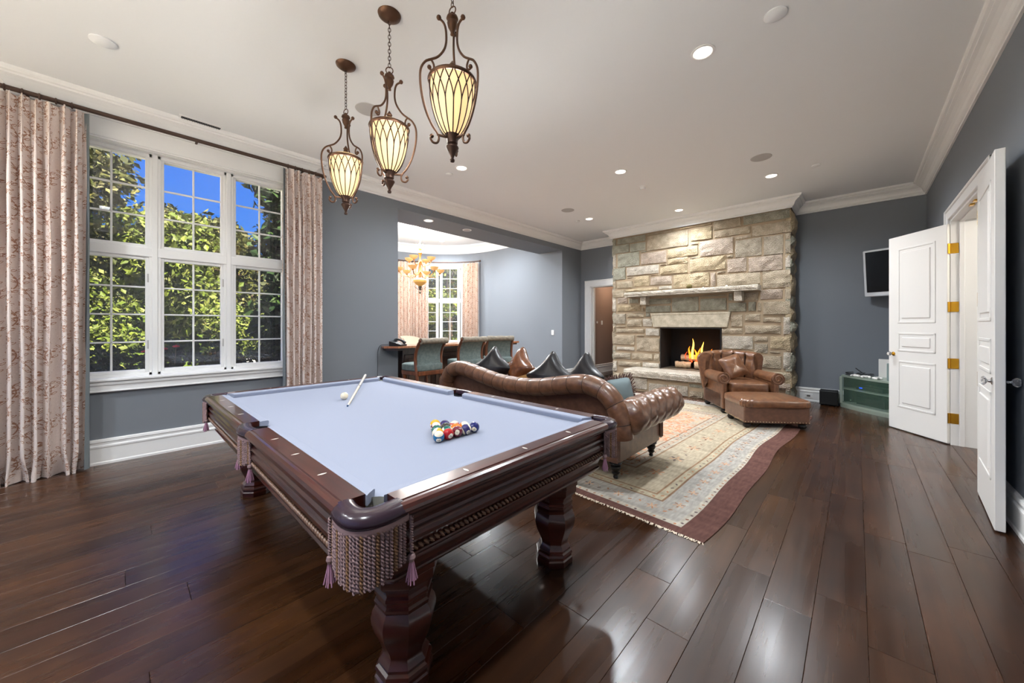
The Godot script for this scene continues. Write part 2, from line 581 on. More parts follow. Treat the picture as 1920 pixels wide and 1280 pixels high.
# rug seen from above: u runs along x (0..1 over 3.62 m), v along z from the near edge
func rug_texture() -> ImageTexture:
	var w := 900
	var h := 1060
	var im := Image.create(w, h, false, Image.FORMAT_RGB8)
	var px := w / 3.62
	var n := noise(91, 0.05, 3)
	var cream := c8(226, 212, 182)
	var beige := c8(222, 206, 178)
	var bands := [[0.17, c8(128, 92, 84)], [0.215, c8(232, 222, 204)], [0.42, c8(214, 208, 198)], [0.435, c8(176, 140, 112)], [0.5, cream], [0.515, c8(182, 146, 116)], [0.87, beige], [0.885, c8(182, 146, 116)], [1.0, c8(218, 206, 186)], [1.015, c8(176, 134, 108)], [9.0, c8(226, 208, 184)]]
	for y in h:
		for x in w:
			var ex := minf(x, w - 1 - x) / px
			var ey := minf(y, h - 1 - y) / px
			# the brown edge is narrower along the near and far ends
			var d := minf(ex, ey + 0.095)
			var c: Color = bands[10][1]
			for b in bands:
				if d < b[0]:
					c = b[1]
					break
			var v := 0.75 + 0.09 * n.get_noise_2d(x * 3.0, y * 0.6) + 0.07 * n.get_noise_2d(x * 0.15, y * 0.9 + 400.0)
			im.set_pixel(x, y, Color(c.r * v, c.g * v, c.b * v))
	var r := RandomNumberGenerator.new()
	r.seed = 5
	var inset := func(d: float) -> Rect2: return Rect2(d * px, (d - 0.095) * px, w - 2 * d * px, h - 2 * (d - 0.095) * px)
	# guard stripes and main border: palmettes and rosettes along each band
	for e in [[0.19, 0.07, 2.2, 4.0], [0.315, 0.26, 11.0, 7.0], [0.465, 0.09, 4.0, 3.0], [0.70, 0.42, 19.0, 12.0], [0.945, 0.11, 6.0, 4.0]]:
		var q: Rect2 = inset.call(e[0])
		var per := [[q.position, Vector2(q.size.x, 0)], [q.position + Vector2(q.size.x, 0), Vector2(0, q.size.y)], [q.end, Vector2(-q.size.x, 0)], [q.position + Vector2(0, q.size.y), Vector2(0, -q.size.y)]]
		for sd in per:
			var cnt := int(sd[1].length() / (e[1] * px))
			for i in cnt:
				var p: Vector2 = sd[0] + sd[1] * ((i + 0.5) / cnt)
				var dark: Color = [c8(120, 84, 70), c8(150, 112, 88), c8(96, 84, 84), c8(172, 122, 92)][r.randi() % 4]
				var along: float = sd[1].angle()
				if e[2] > 5.0:
					for k in 6: stamp(im, p + Vector2(e[2] * 0.62, 0).rotated(TAU * k / 6 + along), e[2] * 0.34, e[3] * 0.2, TAU * k / 6 + along, dark if k % 2 else c8(190, 150, 120))
					stamp(im, p, e[2] * 0.3, e[3] * 0.3, 0, c8(206, 168, 132))
					stamp(im, p, e[2] * 0.16, e[3] * 0.16, 0, dark)
					for k in 2:
						var s2 := 1.0 if k else -1.0
						for t in 14: stamp(im, p + Vector2(s2 * (e[2] + t * e[1] * px * 0.022), sin(t * 0.42) * e[3] * 0.8).rotated(along), 1.0, 1.0, 0, c8(168, 132, 106))
						stamp(im, p + Vector2(s2 * e[1] * px * 0.4, -s2 * e[3] * 0.55).rotated(along), 4, 2, along + s2, dark)
				else:
					stamp(im, p, e[2], e[3] * 0.6, along + (0.6 if i % 2 else -0.6), dark)
	# field: scrolling vines in rust
	var rust := [c8(196, 136, 104), c8(184, 122, 92), c8(208, 158, 128), c8(170, 128, 104)]
	for i in 560:
		var p := Vector2(r.randf_range(1.03 * px, w - 1.03 * px), r.randf_range(0.94 * px, h - 0.94 * px))
		var col: Color = rust[r.randi() % 4]
		var a := r.randf() * TAU
		var rr := r.randf_range(8, 22)
		for t in 16: stamp(im, p + Vector2(rr, 0).rotated(a + t * 0.2), 2.0, 2.0, 0, col)
		stamp(im, p + Vector2(rr, 0).rotated(a), 7, 3.4, a + 1.0, col)
		stamp(im, p + Vector2(rr * 0.4, 0).rotated(a + 2.0), 5, 4, a, rust[(i + 1) % 4])
		if i % 5 == 0:
			for k in 6: stamp(im, p + Vector2(6, 0).rotated(TAU * k / 6), 4, 2.6, TAU * k / 6, col)
	return ImageTexture.create_from_image(im)

func _ready() -> void:
	rng.seed = 20
	# ---- camera
	var cam := Camera3D.new()
	cam.name = "camera"
	cam.position = Vector3(0, EYE, 0)
	cam.rotation = Vector3(0, YAW, 0)
	var near := 0.05
	cam.set_frustum(near * 1280.0 / FOCAL, Vector2((960.0 - CX) / FOCAL * near, (CY - 640.0) / FOCAL * near), near, 400.0)
	add_child(cam)
	cam.current = true
	# ---- sky and exposure
	var sky := ProceduralSkyMaterial.new()
	sky.sky_top_color = c8(36, 104, 214)
	sky.sky_horizon_color = c8(84, 158, 234)
	sky.sky_curve = 0.12
	sky.ground_bottom_color = c8(110, 120, 90)
	sky.ground_horizon_color = c8(150, 170, 150)
	sky.energy_multiplier = 1.0
	sky.sun_angle_max = 2.0
	var env := Environment.new()
	env.background_mode = Environment.BG_SKY
	env.sky = Sky.new()
	env.sky.sky_material = sky
	env.background_energy_multiplier = SKY_E
	env.tonemap_mode = Environment.TONE_MAPPER_LINEAR
	env.tonemap_exposure = EXPOSURE
	env.sdfgi_enabled = true
	env.ssao_enabled = true
	env.ssil_enabled = true
	var we := WorldEnvironment.new()
	we.name = "environment"
	we.environment = env
	add_child(we)
	# ---- sun: high, from over the roof towards the garden
	var sun := DirectionalLight3D.new()
	sun.name = "sun"
	sun.light_energy = SUN_E
	sun.light_color = Color(1.0, 0.95, 0.86)
	sun.light_angular_distance = 0.6
	sun.shadow_enabled = true
	add_child(sun)
	sun.look_at_from_position(Vector3(30, 38, -1.5), Vector3(0, 0, 0))
	make_materials()
	build_shell()
	build_openings()
	build_bay()
	build_chimney()
	build_ceiling_fittings()
	build_curtains()
	build_pool_table()
	build_balls()
	build_sofa()
	build_armchair()
	build_rug()
	build_bar()
	build_media_corner()
	build_pendants()
	build_chandelier()
	build_garden()

const EXPOSURE := 1.76
const SKY_E := 0.8
const SUN_E := 9.8
const SPOT_E := 3.8
const PENDANT_E := 0.44

# ---------------------------------------------------------------- setting
func build_shell() -> void:
	# floor: dark bed with one board after another laid on it
	var st := nst()
	bx(st, -6.3, 3.4, -0.25, -0.012, -11.6, BZ + 0.3)
	bx(st, -10.6, -6.3, -0.25, -0.012, -8.4, -2.0)
	var fl := struct("floor", st, M.floor_gap)
	var rows := 33
	var pitch := (RX - WX) / rows
	var shapes := {}
	for len in [1.15, 1.5, 1.85, 2.2, 2.6]:
		var b := nst()
		box(b, Vector3(0, -0.012, 0), Vector3(pitch - 0.0012, 0.024, len - 0.0015), 0.0012)
		b.generate_normals()
		shapes[len] = b.commit()
	var keys: Array = shapes.keys()
	var last := -1
	for i in rows:
		var x := WX + pitch * (i + 0.5)
		var z := BZ + 0.2 - rng.randf() * 1.1
		while z > FZ - 0.1:
			var len: float = keys[rng.randi() % 5]
			var tone := rng.randi() % 7
			if tone == last: tone = (tone + 1) % 7
			last = tone
			var o := mi("plank", shapes[len], M.planks[tone], fl)
			o.position = Vector3(x, 0, z - len / 2)
			z -= len
	# boards of bay, corridor and hall continue beyond the doorways
	for r in [[-6.9, WX - 0.001, -7.44, -3.0], [-8.5, -6.9, -7.44, -3.0], [-10.1, -8.5, -7.0, -3.5], [-5.428, -4.2, -11.2, FZ - 0.1], [RX + 0.001, 3.2, -8.0, -3.6]]:
		var w: float = absf(r[1] - r[0])
		var cnt := int(ceil(w / 0.19))
		for k in cnt:
			var b := nst()
			bx(b, r[0] + w * k / cnt + 0.001, r[0] + w * (k + 1) / cnt - 0.001, -0.02, 0.0, r[2], r[3], 0.001)
			obj("plank", b, M.planks[(k * 3) % 7], fl)
	# ceiling
	st = nst()
	bx(st, WX - 0.3, RX + 0.3, HC, HC + 0.3, FZ - 0.2, BZ + 0.3)
	struct("ceiling", st, M.ceiling)
	# window wall with the opening to the bay
	st = nst()
	var o0 := WX - 0.25
	bx(st, o0, WX, -0.02, HC + 0.1, 0.44, BZ + 0.25)
	bx(st, o0, WX, -0.02, 0.80, -1.55, 0.44)
	bx(st, o0, WX, 3.17, HC + 0.1, -1.55, 0.44)
	bx(st, o0, WX, -0.02, HC + 0.1, -2.75, -1.55)
	bx(st, WX - 0.745, WX, -0.02, HC + 0.1, -3.0, -2.75)
	bx(st, WX - 0.745, WX, 3.23, HC + 0.1, -7.44, -3.0)
	bx(st, WX - 0.745, WX, -0.02, HC + 0.1, -8.4, -7.44)
	struct("wall_left", st, M.wall)
	# fireplace wall, doorway to a corridor at its left end
	st = nst()
	bx(st, WX, -5.13, -0.02, HC + 0.1, FZ - 0.16, FZ)
	bx(st, -5.13, -4.28, 2.36, HC + 0.1, FZ - 0.16, FZ)
	bx(st, -4.28, RX + 0.3, -0.02, HC + 0.1, FZ - 0.16, FZ)
	struct("wall_far", st, M.wall)
	# wall with the double door
	st = nst()
	bx(st, RX, RX + 0.28, -0.02, HC + 0.1, FZ - 0.16, -6.36)
	bx(st, RX, RX + 0.28, 2.55, HC + 0.1, -6.36, -4.62)
	bx(st, RX, RX + 0.28, -0.02, HC + 0.1, -4.62, BZ + 0.25)
	struct("wall_right", st, M.wall)
	st = nst()
	# wall behind the camera; three unseen windows are added to let daylight in
	var xb := WX - 0.25
	for e in [-4.25, -2.3, -0.35]:
		bx(st, xb, e - 0.93, -0.02, HC + 0.1, BZ, BZ + 0.25)
		bx(st, e - 0.93, e + 0.93, -0.02, 0.80, BZ, BZ + 0.25)
		bx(st, e - 0.93, e + 0.93, 3.17, HC + 0.1, BZ, BZ + 0.25)
		xb = e + 0.93
	bx(st, xb, RX + 0.28, -0.02, HC + 0.1, BZ, BZ + 0.25)
	struct("wall_back", st, M.wall)
	st = nst()
	bx(st, -14.0, 14.0, -0.5, -0.12, BZ + 0.25, 22.0)  # unseen pale paving added to bounce sunlight onto the ceiling
	bx(st, -24.0, -10.8, -0.5, -0.12, -13.0, -3.2)      # pale paving added before the bay to bounce sunlight into it
	struct("bounce_paving", st, M.bounce_paving)
	# corridor behind the fireplace wall: left wall in line with the window wall
	st = nst()
	bx(st, WX - 0.2, WX + 0.0, -0.02, 2.8, -11.4, -8.4)
	bx(st, WX - 0.2, -4.0, -0.02, 2.8, -11.4, -11.2)
	bx(st, -4.25, -4.05, -0.02, 2.8, -11.4, FZ - 0.16)
	struct("wall_corridor", st, M.brown_wall)
	st = nst()
	bx(st, WX - 0.2, -4.0, 2.75, 2.95, -11.4, FZ - 0.16)
	struct("ceiling", st, M.ceiling)
	# hall beyond the double door
	st = nst()
	bx(st, RX + 0.28, 3.4, -0.02, 3.2, -8.2, -8.0)
	bx(st, RX + 0.28, 3.4, -0.02, 3.2, -3.6, -3.4)
	bx(st, 3.2, 3.4, -0.02, 3.2, -8.2, -3.4)
	struct("wall_hall", st, M.ceiling)
	st = nst()
	bx(st, RX + 0.28, 3.4, 3.1, 3.3, -8.2, -3.4)
	struct("ceiling", st, M.ceiling)

	# crown moulding round the room, breaking forward over the window and round the chimney breast
	var prof := []
	for p in [[0.0, YCR], [0.018, YCR], [0.018, 3.372], [0.03, 3.378], [0.042, 3.392], [0.05, 3.42], [0.066, 3.446], [0.094, 3.466], [0.118, 3.476], [0.118, 3.492], [0.138, 3.497], [0.148, 3.51], [0.15, HC], [0.0, HC]]:
		prof.append(Vector2(p[0], p[1]))
	st = nst()
	var ch := [Vector2(-4.19, FZ), Vector2(-4.19, -7.68), Vector2(-0.815, -7.68), Vector2(-0.815, FZ)]
	var path := [Vector2(WX, BZ), Vector2(WX, 0.62), Vector2(WX + 0.05, 0.62), Vector2(WX + 0.05, -1.72), Vector2(WX, -1.72), Vector2(WX, FZ)] + ch + [Vector2(RX, FZ), Vector2(RX, BZ)]
	mould(st, path, prof, true, -1.0)
	struct("trim_1", st, M.white)
	# frieze board between crown and window head
	st = nst()
	bx(st, WX, WX + 0.05, 3.16, YCR + 0.02, -1.72, 0.62)
	bx(st, WX, WX + 0.062, 3.175, 3.19, -1.725, 0.625)
	struct("trim_2", st, M.white)
	# baseboards
	var bp := []
	for p in [[0, 0], [0.026, 0], [0.026, 0.02], [0.02, 0.03], [0.02, 0.16], [0.026, 0.165], [0.026, 0.18], [0.016, 0.19], [0.016, 0.21], [0.024, 0.218], [0.02, 0.238], [0.0, 0.245]]:
		bp.append(Vector2(p[0], p[1]))
	for e in [["baseboard_left", [Vector2(WX, BZ), Vector2(WX, -3.0), Vector2(WX - 0.7, -3.0)]],
			["baseboard_left", [Vector2(WX - 0.745, -7.44), Vector2(WX, -7.44), Vector2(WX, FZ), Vector2(-5.25, FZ)]],
			["baseboard_far", [Vector2(-0.815, FZ), Vector2(RX, FZ), Vector2(RX, -6.47)]],
			["baseboard_right", [Vector2(RX, -4.51), Vector2(RX, BZ)]],
			["baseboard_back", [Vector2(RX, BZ), Vector2(WX, BZ)]],
			["baseboard_corridor", [Vector2(WX, -8.45), Vector2(WX, -11.2)]]]:
		st = nst()
		mould(st, e[1], bp, false, -1.0)
		struct(e[0], st, M.white)

func casing(st: SurfaceTool, a: Vector3, u: Vector3, out: Vector3, w: float, h: float, cw: float) -> void:
	# three boards round an opening whose lower corner is a, running along u, standing proud towards out
	var b := Basis(u, Vector3.UP, u.cross(Vector3.UP))
	for e in [[-cw / 2, h / 2 + cw / 2, cw, h + cw], [w + cw / 2, h / 2 + cw / 2, cw, h + cw], [w / 2, h + cw / 2, w, cw]]:
		box(st, a + u * e[0] + Vector3.UP * e[1] + out * 0.012, Vector3(e[2], e[3], 0.028), 0.004, b)
	for e in [[-cw + 0.012, h / 2 + cw / 2, 0.024, h + cw], [w + cw - 0.012, h / 2 + cw / 2, 0.024, h + cw], [w / 2, h + cw - 0.012, w + 2 * cw, 0.024]]:
		box(st, a + u * e[0] + Vector3.UP * e[1] + out * 0.02, Vector3(e[2], e[3], 0.042), 0.006, b)

# one window unit: columns of casements below fixed lights, each with small panes
# origin at the middle of the sill line, local x along the wall, local z towards the room
func window_unit(called: String, at: Vector3, turn: float, cols: int, glass_w: float, mull: float, edge: float) -> Node3D:
	var w := setting(called)
	w.position = at
	w.rotation.y = turn
	var total := cols * glass_w + (cols - 1) * mull + 2 * edge
	var y0 := 0.80
	var y1 := 3.17
	var fr := nst()
	bx(fr, -total / 2, total / 2, y0, 0.86, -0.05, 0.05, 0.004)
	bx(fr, -total / 2, total / 2, 3.12, y1, -0.05, 0.05, 0.004)
	bx(fr, -total / 2, total / 2, 2.07, 2.17, -0.05, 0.055, 0.006)
	for k in cols + 1:
		var xm := -total / 2 + edge / 2 if k == 0 else (total / 2 - edge / 2 if k == cols else -total / 2 + edge + k * glass_w + (k - 0.5) * mull)
		var wd := (edge if k in [0, cols] else mull) - 0.05
		box(fr, Vector3(xm, (y0 + y1) / 2, 0), Vector3(wd, y1 - y0, 0.1), 0.004)
		if k > 0 and k < cols: box(fr, Vector3(xm, (y0 + y1) / 2, 0.045), Vector3(wd * 0.5, y1 - y0, 0.03), 0.006)
	obj("window_frame", fr, M.white, w)
	for c in cols:
		var xa := -total / 2 + edge + c * (glass_w + mull)
		for lower in [true, false]:
			var ya := 0.89 if lower else 2.20
			var yb := 2.04 if lower else 3.105
			var rows := 4 if lower else 3
			var sash := nst()
			var rim := 0.032
			bx(sash, xa - rim, xa, ya - rim, yb + rim, -0.03, 0.035, 0.004)
			bx(sash, xa + glass_w, xa + glass_w + rim, ya - rim, yb + rim, -0.03, 0.035, 0.004)
			bx(sash, xa, xa + glass_w, ya - rim, ya, -0.03, 0.035, 0.004)
			bx(sash, xa, xa + glass_w, yb, yb + rim, -0.03, 0.035, 0.004)
			bx(sash, xa + glass_w / 2 - 0.008, xa + glass_w / 2 + 0.008, ya, yb, -0.012, 0.016, 0.003)
			for k in range(1, rows):
				var ym := ya + (yb - ya) * k / rows
				bx(sash, xa, xa + glass_w, ym - 0.008, ym + 0.008, -0.012, 0.016, 0.003)
			var so := obj("sash", sash, M.white, w)
			var ph := (yb - ya) / rows
			for k in rows:
				for s in 2:
					var g := nst()
					bx(g, xa + glass_w / 2 * s, xa + glass_w / 2 * (s + 1), ya + ph * k, ya + ph * (k + 1), -0.004, 0.0)
					obj("pane", g, M.pane, so)
			if lower:
				for ym in [1.15, 1.85]:
					var l := nst()
					box(l, Vector3(xa + glass_w + rim * 0.6, ym, 0.04), Vector3(0.012, 0.09, 0.014), 0.003)
					obj("latch", l, M.mesh_grey, so)
	return w

func build_openings() -> void:
	# big window, glass 0.12 m behind the wall face
	window_unit("window_1", Vector3(WX - 0.12, 0, -0.555), PI / 2, 3, 0.478, 0.142, 0.06)
	var st := nst()
	bx(st, WX - 0.26, WX - 0.001, 0.78, 0.802, -1.548, 0.438)
	bx(st, WX - 0.25, WX + 0.055, 0.802, 0.832, -1.62, 0.51, 0.008)     # stool
	bx(st, WX, WX + 0.028, 0.70, 0.802, -1.58, 0.47, 0.004)             # apron
	bx(st, WX, WX + 0.04, 0.765, 0.802, -1.59, 0.48, 0.008)
	bx(st, WX, WX + 0.034, 0.70, 0.718, -1.585, 0.475, 0.005)
	bx(st, WX - 0.25, WX + 0.001, 0.8, 3.17, 0.42, 0.44)                # reveal lining
	bx(st, WX - 0.25, WX + 0.001, 0.8, 3.17, -1.55, -1.53)
	bx(st, WX - 0.25, WX + 0.001, 3.155, 3.172, -1.55, 0.44)
	struct("trim_3", st, M.white)

	for k in 3: window_unit("window_%d" % (8 + k), Vector3([-4.25, -2.3, -0.35][k], 0, BZ + 0.12), PI, 3, 0.478, 0.142, 0.06)  # unseen units added behind the camera as a daylight source

	# doorway to the corridor
	st = nst()
	casing(st, Vector3(-5.13, 0, FZ), Vector3(1, 0, 0), Vector3(0, 0, 1), 0.85, 2.36, 0.16)
	bx(st, -5.13, -5.112, 0, 2.36, FZ - 0.2, FZ + 0.002)
	bx(st, -4.298, -4.28, 0, 2.36, FZ - 0.2, FZ + 0.002)
	bx(st, -5.13, -4.28, 2.342, 2.36, FZ - 0.2, FZ + 0.002)
	bx(st, -5.112, -5.095, 0, 2.342, FZ - 0.12, FZ - 0.08, 0.002)
	struct("trim_4", st, M.white)
	for e in [["light_switch", 1.43, -9.36, 0.07, 0.115], ["thermostat", 1.44, -9.1, 0.06, 0.06]]:
		st = nst()
		box(st, Vector3(WX + 0.008, e[1], e[2]), Vector3(0.016, e[4], e[3]), 0.003)
		single(e[0], st, M.white, "white switch plate on the brown corridor wall" if e[0] == "light_switch" else "small square thermostat on the brown corridor wall", "switch" if e[0] == "light_switch" else "thermostat")
	var om := OmniLight3D.new()
	om.name = "corridor_light"
	om.position = Vector3(-4.8, 2.6, -9.6)
	om.light_energy = 0.4
	om.light_color = Color(1.0, 0.88, 0.76)
	om.light_size = 0.08
	om.shadow_enabled = true
	add_child(om)
	st = nst()
	lathe(st, [Vector2(0.0, 2.62), Vector2(0.1, 2.65), Vector2(0.14, 2.70), Vector2(0.14, 2.75)], 20, Transform3D(Basis.IDENTITY, Vector3(-4.8, 0, -9.6)))
	single("corridor_lamp", st, M.lamp_lens, "round flush lamp on the corridor ceiling", "lamp")

	# double doorway: casing, deep white lining, two leaves
	st = nst()
	casing(st, Vector3(RX, 0, -6.36), Vector3(0, 0, 1), Vector3(-1, 0, 0), 1.74, 2.55, 0.115)
	bx(st, RX - 0.004, RX + 0.30, 0, 2.55, -6.36, -6.335)
	bx(st, RX - 0.004, RX + 0.30, 0, 2.55, -4.645, -4.62)
	bx(st, RX - 0.004, RX + 0.30, 2.525, 2.55, -6.36, -4.62)
	bx(st, RX + 0.06, RX + 0.10, 0, 2.53, -6.335, -6.318, 0.003)
	bx(st, RX + 0.06, RX + 0.10, 0, 2.53, -4.662, -4.645, 0.003)
	bx(st, RX + 0.06, RX + 0.10, 2.508, 2.525, -6.335, -4.645, 0.003)
	casing(st, Vector3(RX + 0.28, 0, -6.36), Vector3(0, 0, 1), Vector3(1, 0, 0), 1.74, 2.55, 0.115)
	struct("trim_5", st, M.white)
	for k in 2:
		st = nst()
		bx(st, RX + 0.02, RX + 0.05, 2.512, 2.526, -5.60 + 0.16 * k, -5.53 + 0.16 * k, 0.002)
		struct("trim_%d" % (6 + k), st, M.gold)
	door_leaf("door_1", Vector3(RX - 0.01, 0, -6.335), Vector3(0.336, 0, -6.925), 1.0)
	door_leaf("door_2", Vector3(0.742, 0, -4.66), Vector3(0.688, 0, -3.85), -1.0)
	om = OmniLight3D.new()
	om.name = "hall_light"
	om.position = Vector3(2.3, 2.7, -5.4)
	om.light_energy = 1.3
	om.light_color = Color(1.0, 0.96, 0.9)
	om.light_size = 0.1
	om.shadow_enabled = true
	add_child(om)
	st = nst()
	lathe(st, [Vector2(0.0, 2.8), Vector2(0.14, 2.86), Vector2(0.2, 2.98), Vector2(0.2, 3.1)], 20, Transform3D(Basis.IDENTITY, Vector3(2.3, 0, -5.4)))
	single("hall_lamp", st, M.lamp_lens, "round flush lamp on the ceiling of the hall", "lamp")

	# plates on the walls
	for e in [["light_switch", Vector3(RX - 0.008, 1.44, -3.62), Vector3(0.016, 0.115, 0.075), "white switch plate behind the open white door leaf", "switch"],
			["light_switch", Vector3(-5.72, 1.17, -7.432), Vector3(0.075, 0.125, 0.016), "white switch plate on the pale side wall of the bay opening", "switch"]]:
		st = nst()
		box(st, e[1], e[2], 0.003)
		box(st, e[1], e[2] * Vector3(1.6 if e[2].x < 0.02 else 0.4, 0.5, 1.6 if e[2].z < 0.02 else 0.4), 0.002)
		single(e[0], st, M.plastic_white, e[3], e[4])
	st = nst()
	box(st, Vector3(-0.63, 0.10, FZ + 0.024), Vector3(0.11, 0.07, 0.012), 0.003)
	var sk := single("wall_socket", st, M.white, "white socket plate in the baseboard beside the fireplace", "socket")
	st = nst()
	box(st, Vector3(-0.63, 0.10, FZ + 0.031), Vector3(0.05, 0.03, 0.006), 0.002)
	obj("inlet", st, M.vent_dark, sk)

func door_leaf(called: String, hinge: Vector3, free: Vector3, s: float) -> void:
	# leaf in its own axes: x from the hinge to the free edge, z across its thickness; s turns the shown face
	var d := setting(called)
	d.position = hinge
	var u := (free - hinge).normalized()
	d.rotation.y = atan2(-u.z, u.x)
	var w := (free - hinge).length()
	var h := 2.5
	var y0 := 0.012
	var st := nst()
	bx(st, 0.004, w, y0, h, -0.023, 0.023, 0.003)
	obj("door_panel", st, M.door, d)
	# raised panels inside a moulding, on both faces
	for f in [-1.0, 1.0]:
		for p in [[0.30, 0.90], [1.02, 1.26], [1.38, 2.34]]:
			st = nst()
			var x0 := 0.13
			var x1 := w - 0.13
			for e in [[x0, x1, p[0], p[0] + 0.025], [x0, x1, p[1] - 0.025, p[1]], [x0, x0 + 0.025, p[0], p[1]], [x1 - 0.025, x1, p[0], p[1]]]:
				bx(st, e[0], e[1], e[2], e[3], f * 0.021, f * 0.029, 0.004)
			bx(st, x0 + 0.06, x1 - 0.06, p[0] + 0.06, p[1] - 0.06, f * 0.018, f * 0.032, 0.008)
			obj("raised_panel", st, M.door, d)
	for y in [0.30, 0.92, 1.56, 2.22]:
		st = nst()
		box(st, Vector3(-0.002, y, 0.0), Vector3(0.008, 0.115, 0.046), 0.001)
		if s > 0:
			# leaf screwed to the jamb
			var inv := d.transform.affine_inverse()
			box(st, inv * Vector3(RX + 0.026, y, -6.332), Vector3(0.06, 0.115, 0.006), 0.001, inv.basis)
		lathe(st, [Vector2(0.0, y - 0.072), Vector2(0.006, y - 0.068), Vector2(0.0085, y - 0.06), Vector2(0.0085, y + 0.06), Vector2(0.006, y + 0.068), Vector2(0.0, y + 0.072)], 10, Transform3D(Basis.IDENTITY, Vector3(-0.004, 0, s * 0.03)))
		obj("hinge", st, M.gold, d)
	for f in [-1.0, 1.0]:
		var at := Transform3D(Basis(Vector3(1, 0, 0), PI / 2 * f), Vector3(w - 0.07, 0.98, f * 0.023))
		var k := 0.72 if s < 0 and f > 0 else 1.0
		st = nst()
		lathe(st, [Vector2(0.026, 0.0), Vector2(0.026, 0.004), Vector2(0.012, 0.009), Vector2(0.009, 0.02), Vector2(0.011, 0.034 * k)], 14, at)
		var kb := obj("knob_stem", st, M.steel if s < 0 else M.gold, d)
		st = nst()
		lathe(st, [Vector2(0.0, 0.032 * k), Vector2(0.014, 0.033 * k), Vector2(0.026, 0.045 * k), Vector2(0.028, 0.054 * k), Vector2(0.022, 0.066 * k), Vector2(0.0, 0.07 * k)], 8, at, true)
		obj("glass_knob", st, M.crystal, kb)
	if s > 0:
		st = nst()
		box(st, Vector3(w, 0.98, 0), Vector3(0.006, 0.14, 0.026), 0.001)
		obj("lock_plate", st, M.gold, d)

# ---------------------------------------------------------------- bay with rounded end
const BC := Vector2(-7.9, -5.22)
const BR := 2.22

func bay_pt(deg: float, r: float) -> Vector2:
	# 0 degrees points to -x, positive turns towards -z
	var a := deg_to_rad(deg)
	return BC + Vector2(-cos(a), -sin(a)) * r

func build_bay() -> void:
	var st := nst()
	# straight flanks and curved wall, with a window in each half
	bx(st, -7.9, WX - 0.745, -0.02, 4.0, -7.64, -7.44)
	bx(st, -7.9, WX - 0.745, -0.02, 4.0, -3.0, -2.8)
	var n := 60
	for k in n:
		var d0 := -90.0 + 180.0 * k / n
		var d1 := -90.0 + 180.0 * (k + 1) / n
		var mid := absf((d0 + d1) / 2)
		var spans := [[-0.02, 4.0]]
		if mid > 24.0 and mid < 75.0: spans = [[-0.02, 0.80], [3.17, 4.0]]
		for s in spans:
			slab(st, PackedVector2Array([bay_pt(d0, BR), bay_pt(d1, BR), bay_pt(d1, BR + 0.2), bay_pt(d0, BR + 0.2)]), s[0], s[1])
	struct("wall_bay", st, M.wall)
	st = nst()
	bx(st, -10.5, WX - 0.74, 3.80, 4.0, -7.7, -2.7)
	struct("ceiling", st, M.ceiling)
	# cove between wall and ceiling
	var path := [Vector2(WX - 0.745, -3.0)]
	for k in 41: path.append(bay_pt(-90.0 + 180.0 * k / 40, BR - 0.001))
	path.append(Vector2(WX - 0.745, -7.44))
	var prof := [Vector2(0, 3.56), Vector2(0.02, 3.56), Vector2(0.035, 3.60), Vector2(0.06, 3.67), Vector2(0.11, 3.73), Vector2(0.18, 3.77), Vector2(0.19, 3.80), Vector2(0, 3.80)]
	st = nst()
	mould(st, path, prof, false, -1.0)
	struct("trim_8", st, M.white)
	st = nst()
	var bp := [Vector2(0, 0), Vector2(0.02, 0), Vector2(0.02, 0.2), Vector2(0.01, 0.235), Vector2(0, 0.235)]
	mould(st, path, bp, false, -1.0)
	struct("baseboard_bay", st, M.white)
	# windows: three flat units to each half
	var no := 2
	for side in [1.0, -1.0]:
		for k in 3:
			var deg: float = side * (24.0 + 17.0 * (k + 0.5))
			var p := bay_pt(deg, BR * cos(deg_to_rad(8.5)) + 0.06)
			window_unit("window_%d" % no, Vector3(p.x, 0, p.y), PI / 2 - deg_to_rad(deg), 1, 0.47, 0.1, 0.105)
			no += 1
		st = nst()
		for k in 17:
			var a: float = side * (24.0 + 3.0 * k)
			var b: float = side * (24.0 + 3.0 * (k + 1))
			slab(st, PackedVector2Array([bay_pt(a, BR - 0.06), bay_pt(b, BR - 0.06), bay_pt(b, BR + 0.15), bay_pt(a, BR + 0.15)]), 0.79, 0.83)
			slab(st, PackedVector2Array([bay_pt(a, BR - 0.03), bay_pt(b, BR - 0.03), bay_pt(b, BR + 0.01), bay_pt(a, BR + 0.01)]), 3.12, 3.27)
			slab(st, PackedVector2Array([bay_pt(a, BR - 0.02), bay_pt(b, BR - 0.02), bay_pt(b, BR + 0.01), bay_pt(a, BR + 0.01)]), 0.7, 0.79)
		struct("trim_%d" % (9 if side > 0 else 10), st, M.white)

# a pixel of the photograph as a point on the plane z = depth
func on_z(px: float, py: float, z: float) -> Vector3:
	var r := (px - CX) / FOCAL
	var d := z / -(r * sin(YAW) + cos(YAW))
	return Vector3((r * cos(YAW) - sin(YAW)) * d, EYE - (py - CY) / FOCAL * d, z)

func on_y(px: float, py: float, y: float) -> Vector3:
	var d := FOCAL * (EYE - y) / (py - CY)
	var r := (px - CX) / FOCAL * d
	return Vector3(r * cos(YAW) - d * sin(YAW), y, -(r * sin(YAW) + d * cos(YAW)))

